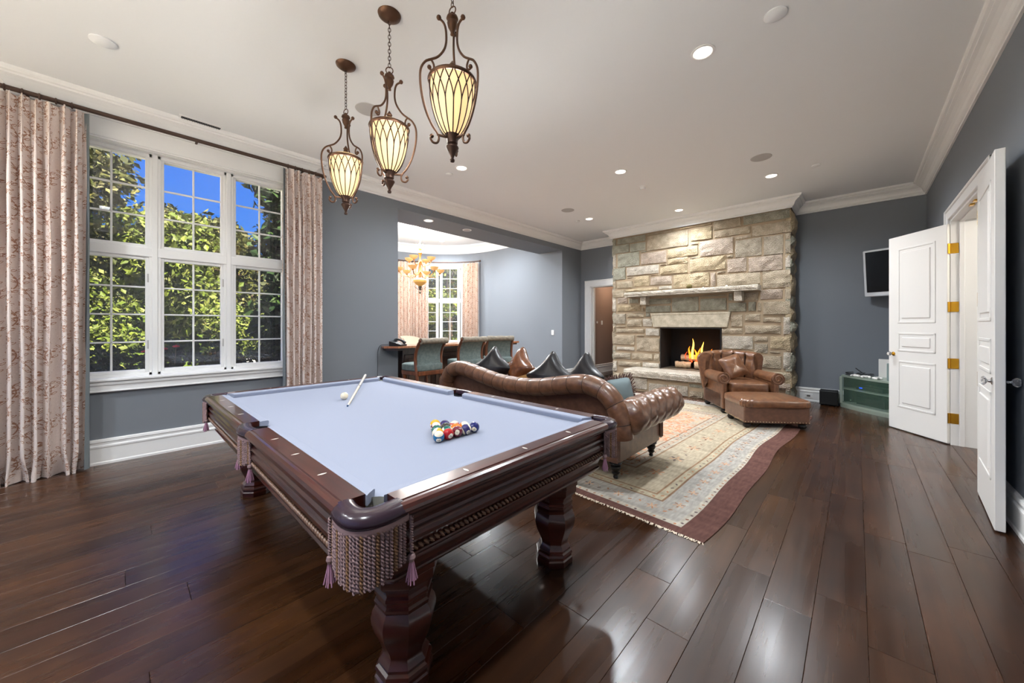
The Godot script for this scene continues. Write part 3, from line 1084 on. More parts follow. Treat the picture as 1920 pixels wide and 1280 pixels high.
# split-face stone: rough front, edges falling back into the joint; origin at the lower left, front towards +z
func stone_mesh(w: float, h: float, proud: float, seed: int, round_ := 0.0) -> Mesh:
	var st := nst()
	var n := noise(seed, 3.2, 3)
	var nx := clampi(int(w / 0.09), 3, 8)
	var ny := clampi(int(h / 0.07), 3, 5)
	var p := []
	for i in nx + 3:
		var row := []
		for j in ny + 3:
			var u := clampf(float(i - 1) / nx, 0, 1)
			var v := clampf(float(j - 1) / ny, 0, 1)
			var rim := i == 0 or j == 0 or i == nx + 2 or j == ny + 2
			var inset := 0.005 if rim else 0.012
			var x := inset + u * (w - 2 * inset)
			var y := inset + v * (h - 2 * inset)
			if not rim:
				x += n.get_noise_2d(x * 1.0 + 31.0, y) * 0.004
				y += n.get_noise_2d(x, y + 57.0) * 0.004
			var e := minf(minf(u, 1 - u) * w, minf(v, 1 - v) * h)
			var z := -0.06 if rim else proud * 0.55 + proud * 0.45 * smoothstep(0.0, 0.05, e) + n.get_noise_2d(x * 1.6, y * 1.6) * 0.03 + round_ * sin(PI * u) * sin(PI * v)
			row.append(Vector3(x, y, z))
		p.append(row)
	# split faces keep their facets
	for i in p.size() - 1:
		for j in p[0].size() - 1:
			face(st, [p[i][j], p[i + 1][j], p[i + 1][j + 1]], Vector3(0, 0, 1))
			face(st, [p[i][j], p[i + 1][j + 1], p[i][j + 1]], Vector3(0, 0, 1))
	st.generate_normals()
	return st.commit()

func build_chimney() -> void:
	var ch := setting("wall_chimney")
	var zf := -7.68
	var zc := zf - 0.035
	var st := nst()
	# core with the firebox left open
	bx(st, -4.175, -3.06, -0.02, HC + 0.05, FZ + 0.0, zc)
	bx(st, -1.895, -0.83, -0.02, HC + 0.05, FZ + 0.0, zc)
	bx(st, -3.06, -1.895, 1.30, HC + 0.05, FZ + 0.0, zc)
	bx(st, -3.06, -1.895, -0.02, 0.44, FZ + 0.0, zc)
	obj("mortar", st, M.mortar, ch)
	# firebox lining
	st = nst()
	bx(st, -3.06, -3.045, 0.44, 1.30, FZ + 0.02, zf)
	bx(st, -1.91, -1.895, 0.44, 1.30, FZ + 0.02, zf)
	bx(st, -3.06, -1.895, 0.44, 1.30, FZ + 0.001, FZ + 0.02)
	bx(st, -3.06, -1.895, 1.285, 1.30, FZ + 0.02, zf)
	obj("firebox_lining", st, M.soot, ch)
	st = nst()
	bx(st, -3.045, -1.91, 0.44, 0.452, FZ + 0.02, zf)
	obj("firebox_floor", st, M.ash, ch)
	# stones of the face, each given by its upper left and lower right corner in tenths of the zoomed photograph
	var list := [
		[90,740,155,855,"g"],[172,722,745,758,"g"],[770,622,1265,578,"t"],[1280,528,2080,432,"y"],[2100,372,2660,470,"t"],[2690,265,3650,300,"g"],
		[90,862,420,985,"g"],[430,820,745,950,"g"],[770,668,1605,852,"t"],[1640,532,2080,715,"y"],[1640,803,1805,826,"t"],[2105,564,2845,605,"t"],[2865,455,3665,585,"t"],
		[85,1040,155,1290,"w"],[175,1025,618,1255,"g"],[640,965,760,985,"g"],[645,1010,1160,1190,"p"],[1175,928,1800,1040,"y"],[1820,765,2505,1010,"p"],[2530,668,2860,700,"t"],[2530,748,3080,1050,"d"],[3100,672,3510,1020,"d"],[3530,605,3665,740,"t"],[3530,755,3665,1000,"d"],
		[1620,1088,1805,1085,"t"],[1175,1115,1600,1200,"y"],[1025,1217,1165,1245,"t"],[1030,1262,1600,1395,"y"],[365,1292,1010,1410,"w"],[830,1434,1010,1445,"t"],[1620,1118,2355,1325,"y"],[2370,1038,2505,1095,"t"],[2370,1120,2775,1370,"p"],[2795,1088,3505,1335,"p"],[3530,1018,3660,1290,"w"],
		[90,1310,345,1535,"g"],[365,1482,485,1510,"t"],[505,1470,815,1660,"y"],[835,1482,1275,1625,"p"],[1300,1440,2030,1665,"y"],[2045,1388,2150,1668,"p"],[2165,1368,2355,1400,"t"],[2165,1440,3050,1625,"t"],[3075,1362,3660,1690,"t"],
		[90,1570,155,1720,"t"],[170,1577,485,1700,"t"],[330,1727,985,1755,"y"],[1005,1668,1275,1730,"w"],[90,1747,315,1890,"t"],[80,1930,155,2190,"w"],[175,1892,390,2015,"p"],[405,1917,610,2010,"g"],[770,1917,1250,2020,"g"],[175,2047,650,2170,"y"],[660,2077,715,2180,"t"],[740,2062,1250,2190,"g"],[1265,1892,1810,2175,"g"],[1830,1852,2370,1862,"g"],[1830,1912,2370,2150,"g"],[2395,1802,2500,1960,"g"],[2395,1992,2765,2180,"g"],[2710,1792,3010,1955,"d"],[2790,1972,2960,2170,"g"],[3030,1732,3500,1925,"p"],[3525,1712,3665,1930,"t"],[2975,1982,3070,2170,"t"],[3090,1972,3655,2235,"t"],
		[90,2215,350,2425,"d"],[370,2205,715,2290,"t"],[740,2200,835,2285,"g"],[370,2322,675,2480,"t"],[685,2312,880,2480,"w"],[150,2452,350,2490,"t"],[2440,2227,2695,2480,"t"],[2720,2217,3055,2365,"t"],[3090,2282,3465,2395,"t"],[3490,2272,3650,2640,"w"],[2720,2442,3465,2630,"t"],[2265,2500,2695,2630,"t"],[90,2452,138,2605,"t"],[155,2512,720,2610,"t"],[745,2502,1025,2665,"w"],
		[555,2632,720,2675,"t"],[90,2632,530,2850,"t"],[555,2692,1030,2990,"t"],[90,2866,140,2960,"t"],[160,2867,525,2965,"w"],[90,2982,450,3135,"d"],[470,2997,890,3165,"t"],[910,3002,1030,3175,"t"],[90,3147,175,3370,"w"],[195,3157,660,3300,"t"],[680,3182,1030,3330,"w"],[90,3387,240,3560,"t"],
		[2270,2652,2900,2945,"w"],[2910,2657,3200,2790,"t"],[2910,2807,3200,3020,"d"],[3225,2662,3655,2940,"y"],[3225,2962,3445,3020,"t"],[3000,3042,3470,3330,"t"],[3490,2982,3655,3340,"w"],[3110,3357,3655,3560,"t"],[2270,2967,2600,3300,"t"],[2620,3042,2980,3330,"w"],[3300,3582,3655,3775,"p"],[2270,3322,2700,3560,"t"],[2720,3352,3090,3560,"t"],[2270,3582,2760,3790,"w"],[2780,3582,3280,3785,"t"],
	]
	var i := 0
	for s in list:
		var a := on_z(1140 + s[0] * 0.09375, 380 + s[1] * 0.09375, zf)
		var b := on_z(1140 + s[2] * 0.09375, 380 + s[3] * 0.09375, zf)
		var y1 := minf(a.y, YCR + 0.03)
		var y0 := maxf(b.y, 0.0)
		if y1 - y0 < 0.03: y0 = y1 - 0.05
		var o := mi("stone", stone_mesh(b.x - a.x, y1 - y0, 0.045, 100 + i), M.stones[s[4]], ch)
		o.position = Vector3(a.x, y0, zc)
		i += 1
	# right flank: courses of bulging stones
	var y := 0.0
	var r := RandomNumberGenerator.new()
	r.seed = 8
	while y < YCR - 0.05:
		var h := minf(r.randf_range(0.2, 0.36), YCR - y)
		if YCR - y - h < 0.14: h = YCR - y
		var cut := r.randf_range(0.2, 0.42)
		for e in [[0.0, cut], [cut + 0.012, FZ * -1 + zf]]:
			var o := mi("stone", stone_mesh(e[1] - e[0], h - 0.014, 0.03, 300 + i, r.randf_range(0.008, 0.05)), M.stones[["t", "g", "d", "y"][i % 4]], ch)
			o.rotation.y = PI / 2
			o.position = Vector3(-0.84, y, zf - 0.01 - e[0])
			i += 1
		# left flank, seen only from the corridor side
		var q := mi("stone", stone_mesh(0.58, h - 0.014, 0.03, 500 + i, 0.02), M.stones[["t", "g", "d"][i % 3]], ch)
		q.rotation.y = -PI / 2
		q.position = Vector3(-4.165, y, FZ + 0.01)
		y += h
	# lintel: a long dressed stone, wider at the top, with a raised border
	st = nst()
	prism(st, PackedVector2Array([Vector2(-3.267, 1.608), Vector2(-3.20, 1.318), Vector2(-1.79, 1.318), Vector2(-1.733, 1.608)]), zc - 0.03, zf + 0.012)
	var lin := obj("lintel", st, M.lintel, ch)
	st = nst()
	prism(st, PackedVector2Array([Vector2(-3.262, 1.604), Vector2(-3.198, 1.322), Vector2(-3.165, 1.322), Vector2(-3.222, 1.604)]), zf + 0.012, zf + 0.02)
	prism(st, PackedVector2Array([Vector2(-1.738, 1.604), Vector2(-1.794, 1.322), Vector2(-1.827, 1.322), Vector2(-1.778, 1.604)]), zf + 0.012, zf + 0.02)
	prism(st, PackedVector2Array([Vector2(-3.222, 1.604), Vector2(-3.216, 1.575), Vector2(-1.784, 1.575), Vector2(-1.778, 1.604)]), zf + 0.012, zf + 0.02)
	obj("lintel_border", st, M.lintel, lin)
	# hearth: stone front and a thick slab with a rough edge
	var hz := -7.2
	st = nst()
	bx(st, -3.54, -1.40, -0.01, 0.31, zc, hz - 0.03)
	obj("mortar", st, M.mortar, ch)
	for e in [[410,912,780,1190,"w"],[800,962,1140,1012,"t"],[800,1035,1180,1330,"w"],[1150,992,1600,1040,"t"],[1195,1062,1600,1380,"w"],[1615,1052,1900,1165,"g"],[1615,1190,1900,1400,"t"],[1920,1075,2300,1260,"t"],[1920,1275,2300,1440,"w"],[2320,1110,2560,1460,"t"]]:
		var a := on_z(1140 + e[0] * 0.09375, 620 + e[1] * 0.09375, hz)
		var b := on_z(1140 + e[2] * 0.09375, 620 + e[3] * 0.09375, hz)
		var y0 := maxf(b.y, 0.002)
		if a.x > -1.45: continue
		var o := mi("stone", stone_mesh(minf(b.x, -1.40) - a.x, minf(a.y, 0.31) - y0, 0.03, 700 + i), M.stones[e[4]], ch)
		o.position = Vector3(a.x, y0, hz - 0.03)
		i += 1
	rough_slab(ch, "hearth_slab", Vector3(-3.62, 0.30, zc + 0.02), Vector3(-1.33, 0.44, hz + 0.05), 901, M.stones.w)
	# mantel shelf on two corbels
	rough_slab(ch, "mantel_shelf", Vector3(-3.76, 1.972, zc), Vector3(-1.255, 2.066, -7.44), 902, M.stones.w)
	for x in [-3.36, -1.58]:
		st = nst()
		bx(st, x - 0.062, x + 0.062, 1.79, 1.972, zc, -7.5, 0.008)
		obj("corbel", st, M.stones.w, ch)
	# small things on the mantel
	st = nst()
	var nn := noise(61, 14.0, 3)
	sheet(st, grid(16, 10, func(u: float, v: float) -> Vector3:
		var a := TAU * (0.0 if u > 0.999 else u)
		var d := Vector3(cos(a) * sin(PI * v), -cos(PI * v) * 0.82, sin(a) * sin(PI * v))
		return Vector3(-2.42, 2.112, -7.52) + d * (0.054 + nn.get_noise_3dv(d) * 0.012)))
	single("moss_ball", st, mat(c8(96, 84, 44), 0.95), "small brown green moss ball on the stone mantel shelf", "ornament")
	for e in [[-2.16, 0.014], [-1.76, 0.02]]:
		st = nst()
		ball(st, Vector3(e[0], 2.066 + e[1] * 0.6, -7.5), Vector3(e[1], e[1] * 0.7, e[1] * 0.8), 10, 6)
		single("pebble", st, M.plastic_white, "small white pebble lying on the stone mantel shelf", "pebble", "white pebbles on the mantel")
	# logs and fire
	var lg := 0
	for e in [[Vector3(-2.83, 0.525, -7.93), Vector3(-2.55, 0.525, -8.0), 0.07], [Vector3(-2.44, 0.53, -7.92), Vector3(-2.02, 0.53, -7.98), 0.075], [Vector3(-2.74, 0.675, -8.06), Vector3(-2.25, 0.67, -8.02), 0.065], [Vector3(-2.5, 0.52, -8.16), Vector3(-2.12, 0.52, -8.14), 0.065]]:
		var t := thing("firewood_log", ["pale split log lying at the left of the fire", "pale log lying at the right front of the fire", "bark covered log resting across the two front logs", "dark log lying at the back of the firebox"][lg], "log", Vector3.ZERO, 0.0, "logs in the fireplace")
		st = nst()
		var pts := []
		var rad := []
		for k in 9:
			pts.append(e[0].lerp(e[1], k / 8.0) + Vector3(0, 0.006 * sin(k * 2.1), 0))
			rad.append(e[2] * (1.0 + 0.06 * sin(k * 1.7 + lg)))
		tube(st, pts, rad, 11, false)
		obj("bark", st, M.log, t)
		for q in [0, 8]:
			st = nst()
			var dir: Vector3 = (e[0] - e[1]).normalized() * (1.0 if q == 0 else -1.0)
			var side := dir.cross(Vector3.UP).normalized()
			var ring := []
			for k in 11: ring.append(pts[q] + dir * 0.002 + (side * cos(TAU * k / 11) + Vector3.UP * sin(TAU * k / 11)) * rad[q] * 0.98)
			face(st, ring, dir)
			obj("cut_end", st, M.log_end, t)
		lg += 1
	var fire := thing("log_fire", "yellow orange flames rising from the logs in the stone fireplace", "fire")
	r.seed = 3
	for e in [[-2.50, 0.42, 0.055, "in"], [-2.56, 0.26, 0.05, "out"], [-2.30, 0.36, 0.05, "in"], [-2.36, 0.24, 0.045, "out"], [-2.43, 0.2, 0.05, "out"], [-2.16, 0.22, 0.04, "out"], [-2.62, 0.15, 0.022, "red"], [-2.24, 0.14, 0.025, "red"]]:
		st = nst()
		var z := -7.97 + r.randf_range(-0.05, 0.05)
		var ph := r.randf() * TAU
		var pts := []
		var rad := []
		for k in 13:
			var t := k / 12.0
			pts.append(Vector3(e[0] + 0.03 * sin(ph + t * 5.0) * t, 0.66 + t * e[1], z + 0.02 * cos(ph + t * 4.0) * t))
			rad.append(maxf(0.0015, e[2] * (0.55 + 1.2 * t) * pow(1.0 - t, 0.9)))
		tube(st, pts, rad, 8, true, 0.6)
		obj("flame", st, M["flame_" + e[3]], fire)
	st = nst()
	for k in 18:
		ball(st, Vector3(r.randf_range(-2.62, -2.1), r.randf_range(0.60, 0.66), r.randf_range(-8.05, -7.96)), Vector3.ONE * r.randf_range(0.008, 0.018), 7, 5)
	var em := obj("embers", st, M.ember, fire)
	em.set_meta("kind", "stuff")
	var om := OmniLight3D.new()
	om.name = "fire_light"
	om.position = Vector3(-2.4, 0.8, -7.93)
	om.light_energy = 0.04
	om.light_color = Color(1.0, 0.55, 0.2)
	om.light_size = 0.1
	om.shadow_enabled = true
	add_child(om)

func rough_slab(parent: Node, called: String, a: Vector3, b: Vector3, seed: int, m: Material) -> void:
	var st := nst()
	var n := noise(seed, 3.5, 3)
	var nx := int((b.x - a.x) / 0.07)
	var secs := []
	for i in nx + 1:
		var x := lerpf(a.x, b.x, float(i) / nx)
		var row := []
		for q in [[0.0, 0.0, 0.0], [0.0, 1.0, 0.0], [0.12, 1.0, -0.004], [0.5, 1.0, 0.012], [0.85, 1.0, 0.006], [1.0, 1.0, -0.012], [1.0, 0.5, 0.0], [1.0, 0.0, 0.0], [0.0, 0.0, 0.0]]:
			var k: float = n.get_noise_2d(x * 2.0, q[0] * 3.0) * 0.018 if q[1] > 0.0 and q[0] > 0.1 and q[0] < 0.9 else 0.0
			row.append(Vector3(x, lerpf(a.y, b.y, q[0]), lerpf(a.z, b.z, q[1]) + q[2] + k))
		secs.append(row)
	for i in nx:
		for j in 8:
			var c: Vector3 = (secs[i][0] + secs[i][5]) * 0.5
			var pm: Vector3 = (secs[i][j] + secs[i + 1][j + 1]) * 0.5
			face(st, [secs[i][j], secs[i + 1][j], secs[i + 1][j + 1], secs[i][j + 1]], Vector3(0, pm.y - c.y, (pm.z - c.z) * 0.6))
	for e in [[0, -1.0], [nx, 1.0]]:
		for j in range(1, 7): face(st, [secs[e[0]][0], secs[e[0]][j], secs[e[0]][j + 1]], Vector3(e[1], 0, 0))
	obj(called, st, m, parent)

func downlight(x: float, z: float, y: float, label: String, lit := true, group := "round recessed lights in the main ceiling", power := 1.0) -> void:
	var t := thing("recessed_light", label, "light", Vector3(x, y, z), 0.0, group)
	var st := nst()
	lathe(st, [Vector2(0.088, -0.0005), Vector2(0.088, -0.006), Vector2(0.072, -0.009), Vector2(0.066, -0.002)], 28)
	obj("trim_ring", st, M.white, t)
	st = nst()
	lathe(st, [Vector2(0.0, -0.004), Vector2(0.066, -0.004)], 28)
	obj("lens", st, M.lamp_lens if lit else M.mesh_grey, t)
	if not lit: return
	var s := SpotLight3D.new()
	s.name = "beam"
	s.position = Vector3(0, -0.02, 0)
	s.rotation.x = -PI / 2
	s.light_energy = SPOT_E * power
	s.light_color = Color(0.95, 0.975, 1.0)
	s.spot_range = 12.0
	s.spot_angle = 80.0
	s.spot_angle_attenuation = 0.9
	s.light_size = 0.065
	s.shadow_enabled = true
	t.add_child(s)

func build_ceiling_fittings() -> void:
	var k := (HC - EYE) / (3.577 - EYE)
	for e in [[-0.925, -3.2], [-4.12, -3.25], [-2.52, -4.88], [-0.935, -6.53], [-2.53, -7.27], [-4.12, -6.6]]:
		downlight(e[0] * k, e[1] * k, HC, "round white recessed light glowing in the flat white ceiling")
	# unseen lamps added behind the camera to brighten the room
	for e in [[-0.925, 0.2], [-4.12, 1.3], [-2.52, 1.6]]:
		downlight(e[0], e[1], HC, "round white recessed light added unseen in the ceiling at the back of the room", true, "recessed lights added at the back of the room")
	downlight(-5.66, -3.72, 3.23, "round recessed light glowing in the grey soffit of the bay opening", true, "recessed lights in the soffit")
	downlight(-5.66, -4.6, 3.23, "unlit round recessed light in the grey soffit", false)
	for e in [[-7.0, -4.2], [-7.0, -6.3], [-8.9, -6.3], [-8.9, -4.2]]:  # lamps brightening the bay; one disc is known, the others are added
		downlight(e[0], e[1], 3.80, "round recessed light added in the raised white ceiling of the bay", true, "recessed lights added in the bay ceiling", 1.5)
	for e in [[-0.934, -5.73], [-4.12, -5.83], [-3.72, -1.72]]:
		var st := nst()
		lathe(st, [Vector2(0.0, -0.006), Vector2(0.1, -0.006), Vector2(0.118, -0.004), Vector2(0.12, -0.0005)], 32, Transform3D(Basis.IDENTITY, Vector3(e[0] * k, HC, e[1] * k)))
		single("ceiling_speaker", st, M.mesh_grey, "grey round loudspeaker grille flush in the white ceiling", "speaker", "round loudspeakers in the ceiling")
	for e in [[-0.428, -3.16, 0.07, "white round cover plate on the ceiling near the wall with the double door"], [-4.36, 0.095, 0.075, "white round cover plate on the ceiling close to the big window"], [-0.415, -6.51, 0.05, "small round cover plate on the ceiling before the wall mounted television"], [-4.42, -3.26, 0.05, "small white round cover beside a lit ceiling light above the bay opening"], [-4.39, -6.57, 0.045, "small white round cover on the ceiling before the corridor doorway"]]:
		var st := nst()
		lathe(st, [Vector2(0.0, -0.016), Vector2(e[2] * 0.8, -0.015), Vector2(e[2], -0.008), Vector2(e[2], -0.0005)], 26, Transform3D(Basis.IDENTITY, Vector3(e[0] * k, HC, e[1] * k)))
		single("cover_plate", st, M.ceiling, e[3], "cover plate")
	var sd := thing("smoke_detector", "white smoke detector sticking out of the ceiling in mid room", "detector", Vector3(-2.535 * k, HC, -5.656 * k))
	var st := nst()
	lathe(st, [Vector2(0.0, -0.045), Vector2(0.03, -0.044), Vector2(0.04, -0.03), Vector2(0.045, -0.0005)], 20)
	obj("body", st, M.white, sd)
	st = nst()
	lathe(st, [Vector2(0.05, -0.012), Vector2(0.062, -0.008), Vector2(0.064, -0.0005)], 20)
	obj("base", st, M.white, sd)
	# slot vent
	var v := thing("air_vent", "white slotted air vent in the ceiling above the big window", "vent", Vector3(-5.21, HC, -0.585))
	st = nst()
	bx(st, -0.05, 0.05, -0.006, -0.0005, -0.18, 0.18, 0.002)
	obj("frame", st, M.white, v)
	st = nst()
	bx(st, -0.026, 0.026, -0.008, -0.006, -0.16, 0.16)
	obj("slot", st, M.black, v)
	for q in 16:
		st = nst()
		box(st, Vector3(0, -0.009, -0.15 + 0.02 * q), Vector3(0.05, 0.006, 0.007), 0.001)
		obj("louvre", st, M.vent_dark, v)

# ---------------------------------------------------------------- curtains
# panel hanging from a path in plan: pts are Vector2(x, z) at the rod, n the outward normal side
func curtain(called: String, label: String, path: Array, y0: float, y1: float, folds: float, amp: float, m: Material, seed: int, group: String, puddle := 0.0, reps := 2.0) -> Node3D:
	var t := thing(called, label, "curtain", Vector3.ZERO, 0.0, group)
	var nz := noise(seed, 1.3, 2)
	var plan := smooth_path3(path, 200)
	var f := func(u: float, v: float) -> Vector3:
		var i := clampi(int(u * 200), 0, 199)
		var a: Vector2 = plan[i].lerp(plan[i + 1], u * 200 - i)
		var d: Vector2 = (plan[i + 1] - plan[i]).normalized()
		var nn := Vector2(-d.y, d.x)
		var ph := TAU * folds * (u + 0.055 * nz.get_noise_2d(u * 3.0, 7.0)) + 0.5 * nz.get_noise_2d(u * 2.0, v * 1.2)
		var am := amp * (0.55 + 0.45 * smoothstep(0.0, 0.25, v)) * (1.0 + 0.45 * nz.get_noise_2d(u * 6.0, v * 0.7 + 3.0))
		var pool := puddle * smoothstep(0.93, 1.0, v)
		var off := sin(ph) * am + 0.25 * am * sin(2.0 * ph + 1.0) + pool * (0.5 + 0.5 * sin(ph * 0.5))
		var lat := 0.35 * am * sin(2.0 * ph) + pool * 0.3 * sin(ph * 0.37)
		var p := a + nn * off + d * lat
		return Vector3(p.x, lerpf(y1, y0, minf(1.0, v)) + (0.012 * sin(ph * 0.7) if v < 0.999 else 0.006 * (1 + sin(ph))), p.y)
	var st := nst()
	var g := grid(int(folds * 16), 44, f)
	st.set_smooth_group(0)
	var nu: int = g.size() - 1
	for i in nu:
		for j in 44:
			for q in [[0, 0], [1, 0], [1, 1], [0, 0], [1, 1], [0, 1]]:
				st.set_uv(Vector2(reps * (i + q[0]) / nu, (y1 - y0) / 0.62 * (j + q[1]) / 44.0))
				st.add_vertex(g[i + q[0]][j + q[1]])
	obj("fabric", st, m, t)
	return t

func smooth_path3(ctrl: Array, n: int) -> Array:
	if ctrl.size() > 2: return smooth_path(ctrl, n)
	var out := []
	for i in n + 1: out.append(ctrl[0].lerp(ctrl[1], float(i) / n))
	return out

func build_curtains() -> void:
	var rx := WX + 0.15
	var a := curtain("damask_curtain", "wide mauve brown damask curtain puddling on the floor beside the big window", [Vector2(rx, 0.22), Vector2(rx, 0.80)], 0.0, 3.32, 8.0, 0.055, M.curtain, 5, "long damask curtains of the big window", 0.07, 5.6)
	var b := curtain("damask_curtain", "narrower mauve brown damask curtain hanging between big window and pool table", [Vector2(rx, -1.83), Vector2(rx, -1.385)], 0.01, 3.32, 7.0, 0.05, M.curtain, 9, "long damask curtains of the big window", 0.03, 4.6)
	# grey lining turned round the window edge
	for e in [[a, 0.215], [b, -1.38]]:
		var st := nst()
		sheet(st, grid(6, 20, func(u: float, v: float) -> Vector3: return Vector3(rx - 0.05 + 0.085 * u, lerpf(3.315, 0.02, v), e[1] + 0.02 * sin(u * 5.0 + v * 2.0) * (1 if e[1] > 0 else -1))))
		obj("lining", st, M.curtain_back, e[0])
	var t := thing("curtain_rod", "dark bronze twisted curtain rod running across above the big window", "curtain rod")
	var st := nst()
	tube(st, smooth_path([Vector3(rx, 3.355, 0.78), Vector3(rx, 3.355, 0.3), Vector3(rx, 3.355, -1.0), Vector3(rx, 3.355, -1.78), Vector3(rx - 0.03, 3.355, -1.835), Vector3(WX + 0.0, 3.355, -1.845)], 60), 0.02, 12)
	obj("pole", st, M.rod, t)
	st = nst()
	for z in [0.78]:
		lathe(st, [Vector2(0.0, -0.03), Vector2(0.026, -0.02), Vector2(0.03, 0.0), Vector2(0.022, 0.02), Vector2(0.0, 0.035)], 12, Transform3D(Basis(Vector3(1, 0, 0), PI / 2), Vector3(rx, 3.355, z + 0.02)))
	obj("finial", st, M.rod, t)
	for z in [0.75, 0.66, 0.57, 0.48, 0.39, 0.30, -1.42, -1.50, -1.58, -1.66, -1.74]:
		st = nst()
		lathe(st, [Vector2(0.021, -0.007), Vector2(0.028, -0.004), Vector2(0.028, 0.004), Vector2(0.021, 0.007)], 12, Transform3D(Basis(Vector3(1, 0, 0), PI / 2), Vector3(rx, 3.352, z)))
		obj("ring", st, M.rod, t)
	for z in [0.55, -0.56, -1.6]:
		st = nst()
		bx(st, WX + 0.05, rx - 0.015, 3.345, 3.362, z - 0.01, z + 0.01, 0.002)
		obj("bracket", st, M.rod, t)
	# bay: curtains on a curved rod
	var arc := func(d0: float, d1: float) -> Array:
		var p := []
		for k in 9: p.append(bay_pt(lerpf(d0, d1, k / 8.0), BR - 0.13))
		return p
	curtain("bay_curtain", "pale rust patterned curtain hanging behind the chandelier in the bay", arc.call(6.0, 32.0), 0.0, 3.25, 11.0, 0.05, M.curtain_bay, 15, "patterned curtains in the bay", 0.0, 7.0)
	curtain("bay_curtain", "pale rust patterned curtain at the end of the curved rod next to plain wall", arc.call(61.5, 76.0), 0.0, 3.25, 7.0, 0.045, M.curtain_bay, 16, "patterned curtains in the bay", 0.0, 4.4)
	curtain("bay_curtain", "pale patterned curtain at the hidden end of the curved rod", arc.call(-76.0, -61.5), 0.0, 3.25, 7.0, 0.045, M.curtain_bay, 17, "patterned curtains in the bay", 0.0, 4.4)
	t = thing("bay_curtain_rod", "dark curved curtain rod following the rounded wall of the bay", "curtain rod")
	st = nst()
	var pts := []
	for k in 50:
		var q := bay_pt(-78.0 + 156.0 * k / 49, BR - 0.13)
		pts.append(Vector3(q.x, 3.285, q.y))
	tube(st, pts, 0.018, 8)
	obj("pole", st, M.rod, t)
	for d in [-78.0, 78.0]:
		st = nst()
		var q := bay_pt(d, BR - 0.13)
		ball(st, Vector3(q.x, 3.285, q.y), Vector3.ONE * 0.032, 10, 8)
		obj("finial", st, M.rod, t)
	for d in [-70.0, -20.0, 20.0, 70.0]:
		st = nst()
		var q := bay_pt(d, BR - 0.06)
		box(st, Vector3(q.x, 3.285, q.y), Vector3(0.13, 0.016, 0.016), 0.002, Basis(Vector3.UP, -deg_to_rad(d)))
		obj("bracket", st, M.rod, t)

# ---------------------------------------------------------------- pool table
const TC := Vector3(-2.443, 0, -1.2205)
const TL := 1.415      # half length to the outer lip, along x
const TW := 0.787      # half width, along z
const BED := 0.765
const RAIL := 0.80

